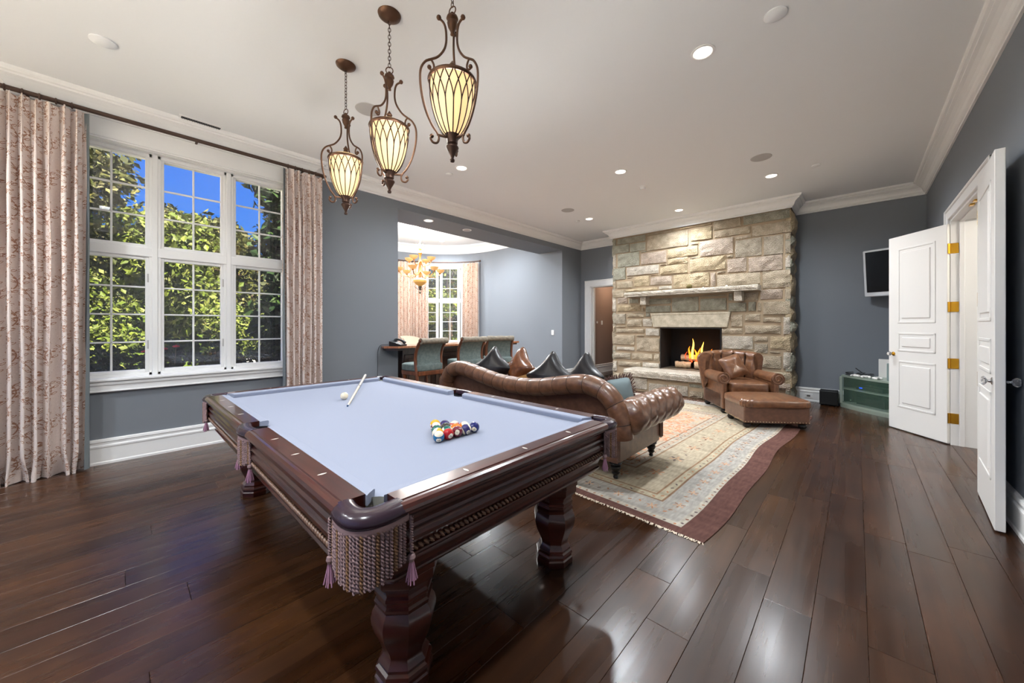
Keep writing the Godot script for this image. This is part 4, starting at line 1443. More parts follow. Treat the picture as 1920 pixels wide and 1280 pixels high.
func build_pool_table() -> void:
	var t := thing("pool_table", "carved mahogany pool table with pale blue cloth and fringed pockets", "pool table", TC)
	var st := nst()
	# playing surface with a round bite at every pocket
	var outline := PackedVector2Array()
	var ex := TL - 0.1
	var ez := TW - 0.1
	var holes := [[-ex, -ez, 0.0, PI / 2], [0.0, -ez - 0.025, 0.0, PI], [ex, -ez, PI / 2, PI], [ex, ez, PI, PI * 1.5], [0.0, ez + 0.025, PI, TAU], [-ex, ez, PI * 1.5, TAU]]
	for h in holes:
		var rr := 0.075 if h[0] != 0.0 else 0.07
		for k in 9:
			var a: float = lerpf(h[3], h[2], k / 8.0)
			var p := Vector2(h[0], h[1]) + Vector2(cos(a), sin(a)) * rr
			p.y = clampf(p.y, -ez, ez)
			outline.append(p)
	slab(st, outline, BED - 0.03, BED)
	obj("playing_surface", st, M.felt, t)
	# rails: six wooden lengths with six cushions
	var wood_prof := [Vector2(0.105, RAIL), Vector2(0.034, RAIL + 0.001), Vector2(0.031, RAIL - 0.003), Vector2(0.027, RAIL - 0.001), Vector2(0.018, RAIL - 0.002), Vector2(0.008, RAIL - 0.008), Vector2(0.001, RAIL - 0.018), Vector2(0.0, RAIL - 0.028), Vector2(0.006, RAIL - 0.037), Vector2(0.014, RAIL - 0.04), Vector2(0.014, RAIL - 0.046), Vector2(0.022, RAIL - 0.05), Vector2(0.03, RAIL - 0.062), Vector2(0.03, RAIL - 0.07), Vector2(0.105, RAIL - 0.07)]
	var cush := [Vector2(0.105, RAIL - 0.001), Vector2(0.115, RAIL), Vector2(0.146, RAIL - 0.004), Vector2(0.151, RAIL - 0.008), Vector2(0.152, RAIL - 0.014), Vector2(0.148, RAIL - 0.036), Vector2(0.105, RAIL - 0.0365)]
	# each length: end points on the outer lip line, inward direction
	var runs := []
	for s in [-1.0, 1.0]:
		runs.append([Vector2(-TL + 0.155, s * TW), Vector2(-0.095, s * TW), Vector2(0, -s)])
		runs.append([Vector2(0.095, s * TW), Vector2(TL - 0.155, s * TW), Vector2(0, -s)])
		runs.append([Vector2(s * TL, -TW + 0.155), Vector2(s * TL, TW - 0.155), Vector2(-s, 0)])
	for r in runs:
		var d: Vector2 = (r[1] - r[0]).normalized()
		var mid: Vector2 = (r[0] + r[1]) / 2
		var len: float = (r[1] - r[0]).length()
		var xm: Material = M.mahogany_x if absf(d.x) > 0.5 else M.mahogany
		for part in [["rail", wood_prof, xm], ["cushion", cush, M.felt]]:
			st = nst()
			var prof: Array = part[1]
			var k := prof.size()
			var ends := []
			for e in [0, 1]:
				var row := []
				for p in prof:
					var cutb: float = 0.0 if part[0] == "rail" else (p.x - 0.105) * (0.9 if (absf(r[e].x) > 0.2 or absf(d.x) < 0.5) else 0.45) + (-0.012 if (absf(r[e].x) > 0.2 or absf(d.x) < 0.5) else -0.02)
					var q: Vector2 = r[e] + r[2] * p.x + d * (cutb if e == 0 else -cutb)
					row.append(Vector3(q.x, p.y, q.y))
				ends.append(row)
			var area := 0.0
			for j in k: area += prof[j].x * prof[(j + 1) % k].y - prof[(j + 1) % k].x * prof[j].y
			for j in k:
				var ee: Vector2 = prof[(j + 1) % k] - prof[j]
				var o2 := Vector2(ee.y, -ee.x) * signf(area)
				face(st, [ends[0][j], ends[1][j], ends[1][(j + 1) % k], ends[0][(j + 1) % k]], Vector3(r[2].x * o2.x, o2.y, r[2].y * o2.x))
			var ids := Geometry2D.triangulate_polygon(PackedVector2Array(prof))
			for e in [0, 1]:
				for q in range(0, ids.size(), 3):
					face(st, [ends[e][ids[q]], ends[e][ids[q + 1]], ends[e][ids[q + 2]]], Vector3(d.x, 0, d.y) * (-1.0 if e == 0 else 1.0))
			obj(part[0], st, part[2], t)
		# pearl sights let into the rail top
		for q in [-0.25, 0.0, 0.25]:
			var c: Vector2 = mid + d * len * q * 1.06 + r[2] * 0.068
			st = nst()
			var dia := []
			for a in 12:
				var ang := TAU * a / 12
				var v := d.orthogonal() * cos(ang) * 0.006 + d * 0.0
				var across: Vector2 = r[2] * 0.017 * cos(ang) + d * 0.0062 * sin(ang) * (1.0 - 0.3 * absf(cos(ang)))
				dia.append(Vector3(c.x + across.x, RAIL + 0.0018, c.y + across.y))
			face(st, dia, Vector3.UP)
			obj("sight", st, M.pearl, t)
	# apron: moulded skirt with cut corners, rope bead
	var cc := 0.13
	var ring := func(inset: float) -> Array:
		var a := TL - inset
		var b := TW - inset
		return [Vector2(-a + cc, -b), Vector2(a - cc, -b), Vector2(a, -b + cc), Vector2(a, b - cc), Vector2(a - cc, b), Vector2(-a + cc, b), Vector2(-a, b - cc), Vector2(-a, -b + cc)]
	var ap := []
	for p in [[-0.12, 0.735], [-0.03, 0.735], [-0.032, 0.724], [-0.022, 0.716], [-0.02, 0.706], [-0.03, 0.70], [-0.034, 0.692], [-0.026, 0.684], [-0.021, 0.672], [-0.021, 0.66], [-0.026, 0.65], [-0.034, 0.645], [-0.034, 0.622], [-0.026, 0.618], [-0.03, 0.608], [-0.046, 0.598], [-0.06, 0.582], [-0.068, 0.562], [-0.068, 0.545], [-0.06, 0.54], [-0.064, 0.53], [-0.085, 0.51], [-0.09, 0.505], [-0.2, 0.505]]:
		ap.append(Vector2(p[0], p[1]))
	st = nst()
	mould(st, ring.call(0.0), ap, true, 1.0)
	obj("apron", st, M.mahogany_x, t)
	st = nst()
	bx(st, -TL + 0.18, TL - 0.18, 0.508, 0.735, -TW + 0.18, TW - 0.18)
	obj("slate_box", st, M.black_wood, t)
	st = nst()
	var rp: Array = ring.call(0.026)
	for i in 8:
		var a: Vector2 = rp[i]
		var b: Vector2 = rp[(i + 1) % 8]
		var n := int((b - a).length() / 0.021)
		var dir := (b - a).normalized()
		var up := Vector3(dir.x * 0.55, 0.84, dir.y * 0.55).normalized()
		var bas := Basis(Vector3(dir.x, 0, dir.y), up, Vector3(dir.x, 0, dir.y).cross(up))
		for k in n:
			var c := a.lerp(b, (k + 0.5) / n)
			ball(st, Vector3(c.x, 0.6335, c.y), Vector3(0.0085, 0.0135, 0.012), 6, 4, bas)
	var rope := obj("rope_trim", st, M.rope_wood, t)
	rope.set_meta("kind", "stuff")
	# legs: eight-sided turnings
	var lp := []
	for p in [[0.0, 0.0], [0.097, 0.0], [0.1, 0.006], [0.1, 0.034], [0.094, 0.04], [0.094, 0.052], [0.099, 0.058], [0.096, 0.07], [0.086, 0.076], [0.088, 0.088], [0.08, 0.1], [0.073, 0.112], [0.073, 0.12], [0.078, 0.14], [0.09, 0.168], [0.103, 0.2], [0.111, 0.23], [0.113, 0.255], [0.108, 0.28], [0.096, 0.3], [0.1, 0.306], [0.102, 0.318], [0.094, 0.325], [0.094, 0.338], [0.1, 0.345], [0.1, 0.356], [0.092, 0.364], [0.1, 0.385], [0.116, 0.402], [0.12, 0.41], [0.12, 0.44], [0.126, 0.446], [0.126, 0.51]]:
		lp.append(Vector2(p[0], p[1]))
	var leg := nst()
	lathe(leg, lp, 8, Transform3D.IDENTITY, true, PI / 8)
	leg.generate_normals()
	var lm := leg.commit()
	for sx in [-1.0, 1.0]:
		for sz in [-1.0, 1.0]:
			var o := mi("leg", lm, M.mahogany_y, t)
			o.position = Vector3(sx * (TL - 0.268), 0, sz * (TW - 0.31))
	# pockets
	var cord := cord_mesh(0.0058, 0.014)
	for s in [[-1.0, -1.0], [-1.0, 1.0], [1.0, -1.0], [1.0, 1.0], [0.0, -1.0], [0.0, 1.0]]:
		pocket(t, s[0], s[1], cord)

func cord_mesh(r: float, pitch: float) -> Mesh:
	# a two-strand twisted cord one metre... of 0.2 m, hanging from the origin; scaled in y for other lengths
	var st := nst()
	var n := 62
	for strand in 2:
		var pts := []
		for k in n + 1:
			var y := -0.2 * k / n
			var a := TAU * y / (pitch * 2.0) + PI * strand
			pts.append(Vector3(cos(a) * r * 0.55, y, sin(a) * r * 0.55))
		tube(st, pts, r * 0.72, 4, false)
	st.generate_normals()
	return st.commit()

func tassel(parent: Node, at: Vector3, len: float, cord: Mesh) -> void:
	var c := mi("tassel_cord", cord, M.cord, parent)
	c.position = at
	c.scale = Vector3(1, len / 0.2, 1)
	var e := at + Vector3(0, -len, 0)
	var st := nst()
	lathe(st, [Vector2(0.0, 0.0), Vector2(0.010, -0.006), Vector2(0.0125, -0.016), Vector2(0.008, -0.026), Vector2(0.007, -0.03)], 10, Transform3D(Basis.IDENTITY, e))
	obj("tassel_knot", st, M.cord, parent)
	st = nst()
	for k in 22:
		var a := k * 2.4
		var q := sqrt((k + 0.5) / 22.0)
		var d := Vector3(cos(a), 0, sin(a)) * q
		tube(st, [e + d * 0.006 + Vector3(0, -0.028, 0), e + d * 0.011 + Vector3(0, -0.05, 0), e + d * 0.02 + Vector3(0, -0.088 - 0.006 * sin(k * 1.3), 0)], 0.0024, 4, true)
	obj("tassel_skirt", st, M.tassel, parent)

func pocket(t: Node3D, sx: float, sz: float, cord: Mesh) -> void:
	var corner := sx != 0.0
	# plan path of the leather collar, in table axes
	var a: Vector2
	var b: Vector2
	var c: Vector2
	var centre: Vector2
	if corner:
		a = Vector2(sx * (TL - 0.165), sz * (TW - 0.03))
		b = Vector2(sx * (TL - 0.03), sz * (TW - 0.165))
		c = Vector2(sx * (TL + 0.012), sz * (TW + 0.012))
		centre = Vector2(sx * (TL - 0.1), sz * (TW - 0.1))
	else:
		a = Vector2(-0.1, sz * (TW - 0.03))
		b = Vector2(0.1, sz * (TW - 0.03))
		c = Vector2(0.0, sz * (TW - 0.005))
		centre = Vector2(0, sz * (TW - 0.075))
	var path := []
	var plan := []
	for k in 25:
		var u := k / 24.0
		var q := a.lerp(c, u).lerp(c.lerp(b, u), u)
		if not corner: q = a.lerp(b, u) + Vector2(0, sz * 0.014 * sin(PI * u))
		plan.append(q)
		path.append(Vector3(q.x, RAIL - 0.03, q.y))
	var st := nst()
	# collar: rounded band, wide on top, falling outside
	var rings := []
	for k in 25:
		var d: Vector2 = (plan[mini(k + 1, 24)] - plan[maxi(k - 1, 0)]).normalized()
		var n := Vector2(-d.y, d.x)
		if n.dot(plan[k] - centre) < 0: n = -n
		var row := []
		for p in [[-0.042, 0.006], [-0.042, 0.02], [-0.036, 0.0285], [-0.02, 0.032], [0.004, 0.03], [0.018, 0.023], [0.027, 0.011], [0.029, -0.001], [0.024, -0.011], [0.012, -0.015], [-0.042, -0.015], [-0.042, 0.006]]:
			row.append(Vector3(plan[k].x + n.x * p[0], RAIL - 0.03 + p[1], plan[k].y + n.y * p[0]))
		rings.append(row)
	sheet(st, rings, (sx * sz < 0.0) if corner else sz < 0.0)
	var e0: Array = rings[0].slice(0, 11)
	var e1: Array = rings[24].slice(0, 11)
	face(st, e0, rings[0][0] - rings[1][0])
	face(st, e1, rings[24][0] - rings[23][0])
	var lea := obj("pocket_collar", st, M.table_leather, t)
	# lining and hanging bag
	st = nst()
	var rr := 0.074 if corner else 0.068
	lathe(st, [Vector2(0.0, BED - 0.15), Vector2(rr * 0.7, BED - 0.14), Vector2(rr, BED - 0.09), Vector2(rr, BED + 0.012)], 24, Transform3D(Basis.IDENTITY, Vector3(centre.x, 0, centre.y)))
	obj("pocket_lining", st, M.net if corner else M.pocket, t)
	# fringe of cords
	var n_c := 23 if corner else 13
	var head := nst()
	var hp := []
	for k in 25:
		var o: Vector2 = (plan[k] - centre).normalized() * 0.018
		hp.append(Vector3(plan[k].x + o.x, RAIL - 0.052, plan[k].y + o.y))
	tube(head, hp, 0.007, 8, true, 1.8)
	var fr := obj("fringe_head", head, M.cord, t)
	for row in 2:
		for k in n_c:
			var u := (k + 0.5 + 0.5 * row) / (n_c + 0.5)
			var i := int(u * 24)
			var q: Vector2 = plan[i].lerp(plan[i + 1 if i < 24 else 24], u * 24 - i)
			var o := (q - centre).normalized() * (0.02 - 0.008 * row)
			var m := mi("cord", cord, M.cord if (k + row) % 4 else M.cord2, fr)
			m.position = Vector3(q.x + o.x, RAIL - 0.053, q.y + o.y)
			var len := (0.128 + 0.04 * sin(PI * u) + 0.004 * sin(k * 2.7)) * (1.0 if corner else 0.85)
			m.scale = Vector3(1, len / 0.2, 1)
			m.rotation.y = k * 1.1
	for k in [0, 24]:
		var o: Vector2 = (plan[k] - centre).normalized() * 0.03
		tassel(lea, Vector3(plan[k].x + o.x, RAIL - 0.05, plan[k].y + o.y), 0.115, cord)

# ---------------------------------------------------------------- balls and cue
func ball_mesh(col: Color, stripe: bool, cue := false) -> Mesh:
	var r := 0.0286
	var st := nst()
	var ivory := c8(240, 228, 200).srgb_to_linear()
	var c := col.srgb_to_linear()
	var nu := 40
	var nv := 24
	st.set_smooth_group(0)
	var pt := func(i: int, j: int) -> Vector3:
		var a := TAU * (i % nu) / nu
		var b := PI * j / nv
		return Vector3(cos(a) * sin(b), cos(b), sin(a) * sin(b))
	for i in nu:
		for j in nv:
			var q := [pt.call(i, j), pt.call(i + 1, j), pt.call(i + 1, j + 1), pt.call(i, j + 1)]
			for k in [0, 2, 1, 0, 3, 2]:
				var p: Vector3 = q[k]
				var mid: Vector3 = (q[0] + q[2]).normalized()
				var v := c
				if cue: v = ivory
				elif absf(mid.z) > 0.9: v = ivory
				elif stripe and absf(mid.y) > 0.62: v = ivory
				st.set_color(v)
				st.add_vertex(p * r)
	st.generate_normals()
	return st.commit()

func build_balls() -> void:
	var m := mat(Color.WHITE, 0.12)
	m.vertex_color_use_as_albedo = true
	m.clearcoat_enabled = true
	m.clearcoat = 0.5
	m.clearcoat_roughness = 0.04
	var yellow := c8(222, 168, 40)
	var blue := c8(24, 38, 98)
	var red := c8(178, 22, 32)
	var purple := c8(44, 38, 92)
	var orange := c8(222, 116, 30)
	var green := c8(20, 92, 78)
	var maroon := c8(110, 22, 42)
	var teal := c8(14, 98, 142)
	var black := c8(16, 16, 18)
	# rows from the base of the triangle to its apex; number, colour, striped
	var rack := [[[10, teal, true], [3, red, false], [7, maroon, false], [12, purple, true], [2, blue, false]],
		[[9, yellow, true], [14, green, true], [5, orange, false], [13, orange, true]],
		[[6, green, false], [8, black, false], [11, red, true]],
		[[15, maroon, true], [4, purple, false]],
		[[1, yellow, false]]]
	var names := {"1": "yellow", "2": "dark blue", "3": "red", "4": "purple", "5": "orange", "6": "green", "7": "maroon", "8": "black", "9": "yellow striped", "10": "blue striped", "11": "red striped", "12": "purple striped", "13": "orange striped", "14": "green striped", "15": "maroon striped"}
	var d := 0.0576
	var cam := Vector3(0, EYE, 0)
	for i in 5:
		for k in 5 - i:
			var e: Array = rack[i][k]
			var at := Vector3(-1.545 - i * d * 0.867, BED + 0.0286, -1.075 - (k + i * 0.5) * d)
			var t := thing("pool_ball", "shiny %s pool ball numbered %d in the racked triangle on the pale cloth" % [names[str(e[0])], e[0]], "ball", at, 0.0, "racked pool balls")
			var o := mi("sphere", ball_mesh(e[1], e[2]), m, t)
			var to := (cam - at).normalized()
			var bas := Basis.looking_at(-to) * Basis(Vector3(1, 0, 0), 0.75 - 0.3 * (k % 3)) * Basis(Vector3(0, 1, 0), 0.5 * (k % 2) - 0.3 * i) * Basis(Vector3(0, 0, 1), 0.6 * k + i)
			o.basis = bas
			# the numeral in the ivory disc
			for s in [1.0, -1.0]:
				var tm := TextMesh.new()
				tm.text = str(e[0])
				tm.font_size = 16
				tm.pixel_size = 0.0008
				tm.depth = 0.0006
				var nb := mi("number", tm, M.black, t)
				nb.basis = bas * Basis(Vector3.UP, 0.0 if s > 0 else PI)
				nb.position = bas * Vector3(0, 0, s * 0.0286)
	var cb := thing("cue_ball", "plain ivory cue ball lying next to the cue tip", "ball", Vector3(-2.985, BED + 0.0286, -1.19))
	mi("sphere", ball_mesh(c8(240, 228, 200), false, true), m, cb)
	# cue: tip on the cloth, butt resting over the far rail
	var q := thing("pool_cue", "pale wooden pool cue lying across the cloth and the far rail", "pool cue")
	var tip := Vector3(-2.70, BED + 0.0075, -1.10)
	var end := Vector3(-3.90, RAIL + 0.014, -1.775)
	var dir := (end - tip).normalized()
	for e in [["tip", 0.0, 0.012, 0.0062, 0.0063, M.cue_tip], ["ferrule", 0.012, 0.037, 0.0063, 0.0065, M.pearl], ["shaft", 0.037, 0.74, 0.0065, 0.0102, M.cue_wood], ["joint", 0.74, 0.76, 0.0104, 0.0105, M.steel], ["butt", 0.76, (end - tip).length(), 0.0105, 0.0135, M.cue_butt]]:
		var st := nst()
		tube(st, [tip + dir * e[1], tip + dir * lerpf(e[1], e[2], 0.5), tip + dir * e[2]], [e[3], (e[3] + e[4]) / 2, e[4]], 14)
		obj(e[0], st, e[5], q)

# ---------------------------------------------------------------- sofa: back towards the pool table, facing the fireplace
func turned_leg(st: SurfaceTool, at: Vector3, h: float) -> void:
	var k := h / 0.19
	var p := []
	for e in [[0.0, 0.0], [0.014, 0.002], [0.017, 0.014], [0.012, 0.03], [0.016, 0.034], [0.024, 0.05], [0.028, 0.06], [0.02, 0.068], [0.03, 0.09], [0.036, 0.11], [0.034, 0.125], [0.026, 0.132], [0.036, 0.142], [0.044, 0.155], [0.04, 0.168], [0.046, 0.174], [0.046, 0.19]]:
		p.append(Vector2(e[0] * 1.3, e[1] * k))
	lathe(st, p, 16, Transform3D(Basis.IDENTITY, at))

func sofa_top(x: float) -> float:
	# height of the rolled back over its length: raised at both ends, saddle in the middle
	var keys := [[-3.86, 0.60], [-3.83, 0.72], [-3.76, 0.84], [-3.64, 0.905], [-3.5, 0.915], [-3.2, 0.87], [-2.9, 0.822], [-2.62, 0.808], [-2.35, 0.822], [-2.08, 0.868], [-1.85, 0.908], [-1.70, 0.905], [-1.56, 0.85], [-1.47, 0.75], [-1.42, 0.62]]
	for i in keys.size() - 1:
		if x <= keys[i + 1][0]:
			var t: float = clampf((x - keys[i][0]) / (keys[i + 1][0] - keys[i][0]), 0, 1)
			return cubic_interpolate(keys[i][1], keys[i + 1][1], keys[maxi(i - 1, 0)][1], keys[mini(i + 2, keys.size() - 1)][1], t)
	return keys[-1][1]

func build_sofa() -> void:
	var t := thing("leather_sofa", "brown leather sofa with rolled wavy back seen from behind, tufted arms", "sofa")
	var zb := -2.80
	var keys := [Vector3(-3.87, 0.50, zb), Vector3(-3.845, 0.63, zb), Vector3(-3.77, 0.765, zb), Vector3(-3.64, 0.822, zb), Vector3(-3.48, 0.83, zb), Vector3(-3.2, 0.785, zb), Vector3(-2.9, 0.737, zb), Vector3(-2.62, 0.723, zb), Vector3(-2.35, 0.737, zb), Vector3(-2.08, 0.783, zb), Vector3(-1.85, 0.823, zb), Vector3(-1.71, 0.82, zb), Vector3(-1.57, 0.765, zb), Vector3(-1.475, 0.65, zb), Vector3(-1.435, 0.52, zb), Vector3(-1.43, 0.42, zb - 0.01)]
	var path := smooth_path(keys, 180)
	var rad := []
	var run := 0.0
	var gap := 0.165
	var seams := []
	for i in path.size():
		if i > 0:
			var was := run
			run += (path[i] - path[i - 1]).length()
			if floorf(run / gap) > floorf(was / gap): seams.append(i)
	for i in path.size():
		var near := 99.0
		for s in seams: near = minf(near, (path[i] - path[s]).length())
		rad.append(0.088 - 0.004 * exp(-pow(near / 0.014, 2.0)))
	var st := nst()
	tube(st, path, rad, 20)
	var roll := obj("back_roll", st, M.leather, t)
	var fr := frames(path)
	for s in seams:
		st = nst()
		var ring := []
		for k in 19:
			var a := TAU * k / 18
			ring.append(path[s] + fr[s] * Vector3(cos(a), sin(a), 0) * 0.0845)
		tube(st, ring, 0.0025, 5, false)
		obj("seam", st, M.seam, roll)
	# outside back, slightly hollow, closing up under the roll
	st = nst()
	sheet(st, grid(60, 12, func(u: float, v: float) -> Vector3:
		var x := lerpf(-3.80, -1.50, u)
		var top := sofa_top(x) - 0.13
		return Vector3(x, lerpf(0.17, top, v), zb - 0.055 + 0.03 * pow(v, 2.0) - 0.02 * sin(PI * v))), true)
	bx(st, -3.80, -1.50, 0.17, 0.30, -2.90, -2.856, 0.01)
	obj("outside_back", st, M.leather_dark, t)
	# inside back, tufted
	st = nst()
	sheet(st, grid(96, 16, func(u: float, v: float) -> Vector3:
		var x := lerpf(-3.66, -1.62, u)
		var top := sofa_top(x) - 0.05
		var bump := 0.022 * absf(sin(u * PI * 12.0 + v * PI * 1.5)) * absf(sin(u * PI * 12.0 - v * PI * 1.5))
		return Vector3(x, lerpf(0.36, top, v), zb - 0.30 + 0.17 * v - bump)))
	obj("inside_back", st, M.leather, t)
	# arms: tufted rolls over plain sides
	for s in [1.0, -1.0]:
		var ax := -1.395 if s > 0 else -3.905
		st = nst()
		var nseg := 60
		var rings := []
		for i in nseg + 1:
			var v := float(i) / nseg
			var z := lerpf(-2.79, -3.80, v)
			var endr := sqrt(maxf(0.0, 1.0 - pow(maxf(0.0, (v - 0.90) / 0.10), 2.2))) * sqrt(maxf(0.0, 1.0 - pow(maxf(0.0, (0.05 - v) / 0.05), 2.2)))
			var row := []
			for k in 33:
				var a := TAU * (k % 32) / 32.0
				var dimple := 0.02 * pow(absf(sin(a * 2.5 + v * PI * 6.0) * sin(a * 2.5 - v * PI * 6.0)), 0.5)
				var r := (0.134 + dimple) * lerpf(0.55, 1.0, endr) if v < 0.999 and v > 0.001 else 0.0
				row.append(Vector3(ax + cos(a) * r * s, 0.59 + sin(a) * r, z))
			rings.append(row)
		sheet(st, rings, s > 0)
		obj("arm_roll", st, M.leather, t)
		st = nst()
		var x0: float = -1.62 if s > 0 else -3.80
		var x1: float = -1.49 if s > 0 else -3.68
		bx(st, x0, x1, 0.17, 0.60, -3.73, -2.87, 0.012)
		obj("arm_side", st, M.leather_dark, t)
		st = nst()
		bx(st, x0 - 0.03, x1 + 0.03, 0.20, 0.58, -3.765, -3.72, 0.02)
		obj("arm_front", st, M.leather, t)
	st = nst()
	bx(st, -3.70, -1.60, 0.17, 0.34, -3.70, -2.88, 0.02)
	obj("seat_base", st, M.leather_dark, t)
	for k in 3:
		st = nst()
		cushion(st, Vector3(-3.31 + 0.68 * k, 0.40, -3.40), Vector3(0.675, 0.17, 0.68), Basis.IDENTITY, 0.28)
		obj("seat_cushion", st, M.leather, t)
	for p in [Vector3(-1.56, 0, -2.93), Vector3(-1.56, 0, -3.68), Vector3(-3.73, 0, -2.93), Vector3(-3.73, 0, -3.68), Vector3(-2.64, 0, -2.93)]:
		st = nst()
		turned_leg(st, p + Vector3(0, 0.012, 0), 0.165)
		obj("leg", st, M.black_wood, t)
	# throw pillows leaning on the inside back, a corner pointing up
	var i := 0
	for e in [[-3.31, 0.885, -3.03, 0.48, 0.35, "leather_black", "dark glossy leather pillow with a pointed corner, at the far end of the sofa"],
			[-2.99, 0.885, -3.17, 0.48, -0.2, "leather_rust", "rust brown leather pillow standing next to the dark pillow at the far end"],
			[-2.43, 0.855, -3.05, 0.50, 0.2, "leather_black", "black leather pillow standing on its corner in the middle of the sofa"],
			[-2.11, 0.86, -3.22, 0.48, -0.25, "leather_black", "black leather pillow leaning beside the middle pillow towards the near arm"]]:
		var th := thing("throw_pillow", e[6], "pillow", Vector3.ZERO, 0.0, "leather pillows on the sofa")
		st = nst()
		var bas := Basis(Vector3.UP, e[4]) * Basis(Vector3(1, 0, 0), PI / 2 - 0.32) * Basis(Vector3.UP, PI / 4 + 0.12 * (i % 2))
		cushion(st, Vector3(e[0], e[1] - 0.06, e[2] - 0.06), Vector3(e[3], 0.2, e[3]), bas, 0.5, 22, 0.26)
		obj("cover", st, M[e[5]], th)
		i += 1
	var g := thing("throw_pillow", "small gold brown cloth pillow behind the rust leather pillow", "pillow")
	st = nst()
	cushion(st, Vector3(-2.77, 0.665, -3.16), Vector3(0.34, 0.14, 0.34), Basis(Vector3.UP, 0.2) * Basis(Vector3(1, 0, 0), PI / 2 - 0.4) * Basis(Vector3.UP, 0.3), 0.45, 18, 0.1)
	obj("cover", st, M.gold_cloth, g)
	# fringed cushion against the near arm
	var f := thing("fringed_cushion", "grey blue cushion with a curly brown fringe against the near sofa arm", "cushion")
	st = nst()
	var cb := Basis(Vector3.UP, 1.05) * Basis(Vector3(1, 0, 0), PI / 2 - 0.25) * Basis(Vector3.UP, 0.1)
	var cc := Vector3(-1.77, 0.665, -3.42)
	cushion(st, cc, Vector3(0.31, 0.14, 0.31), cb, 0.42, 18, 0.06)
	obj("cover", st, M.teal_cloth, f)
	st = nst()
	for k in 120:
		var u := k / 120.0 * 4.0
		var q := u - floorf(u)
		var e := Vector2(-1 + 2 * q, -1) if u < 1 else (Vector2(1, -1 + 2 * q) if u < 2 else (Vector2(1 - 2 * q, 1) if u < 3 else Vector2(-1, 1 - 2 * q)))
		var p := Vector3(e.x * 0.143, 0, e.y * 0.143)
		var o := Vector3(e.x, 0, e.y).normalized()
		var w := sin(k * 2.3) * 0.012
		tube(st, [cc + cb * p, cc + cb * (p + o * 0.02 + Vector3(0, w, 0)), cc + cb * (p + o * 0.038 + Vector3(w, w * 1.5, -w))], 0.005, 5)
	var fo := obj("fringe", st, M.fringe, f)
	fo.set_meta("kind", "stuff")

# ---------------------------------------------------------------- armchair and ottoman
const CHAIR := Vector3(-1.418, 0, -6.74)
const CTURN := 0.626

func bun_foot(st: SurfaceTool, at: Vector3) -> void:
	lathe(st, [Vector2(0.0, 0.0), Vector2(0.03, 0.002), Vector2(0.046, 0.02), Vector2(0.05, 0.035), Vector2(0.044, 0.052), Vector2(0.03, 0.06), Vector2(0.034, 0.075)], 16, Transform3D(Basis.IDENTITY, at))

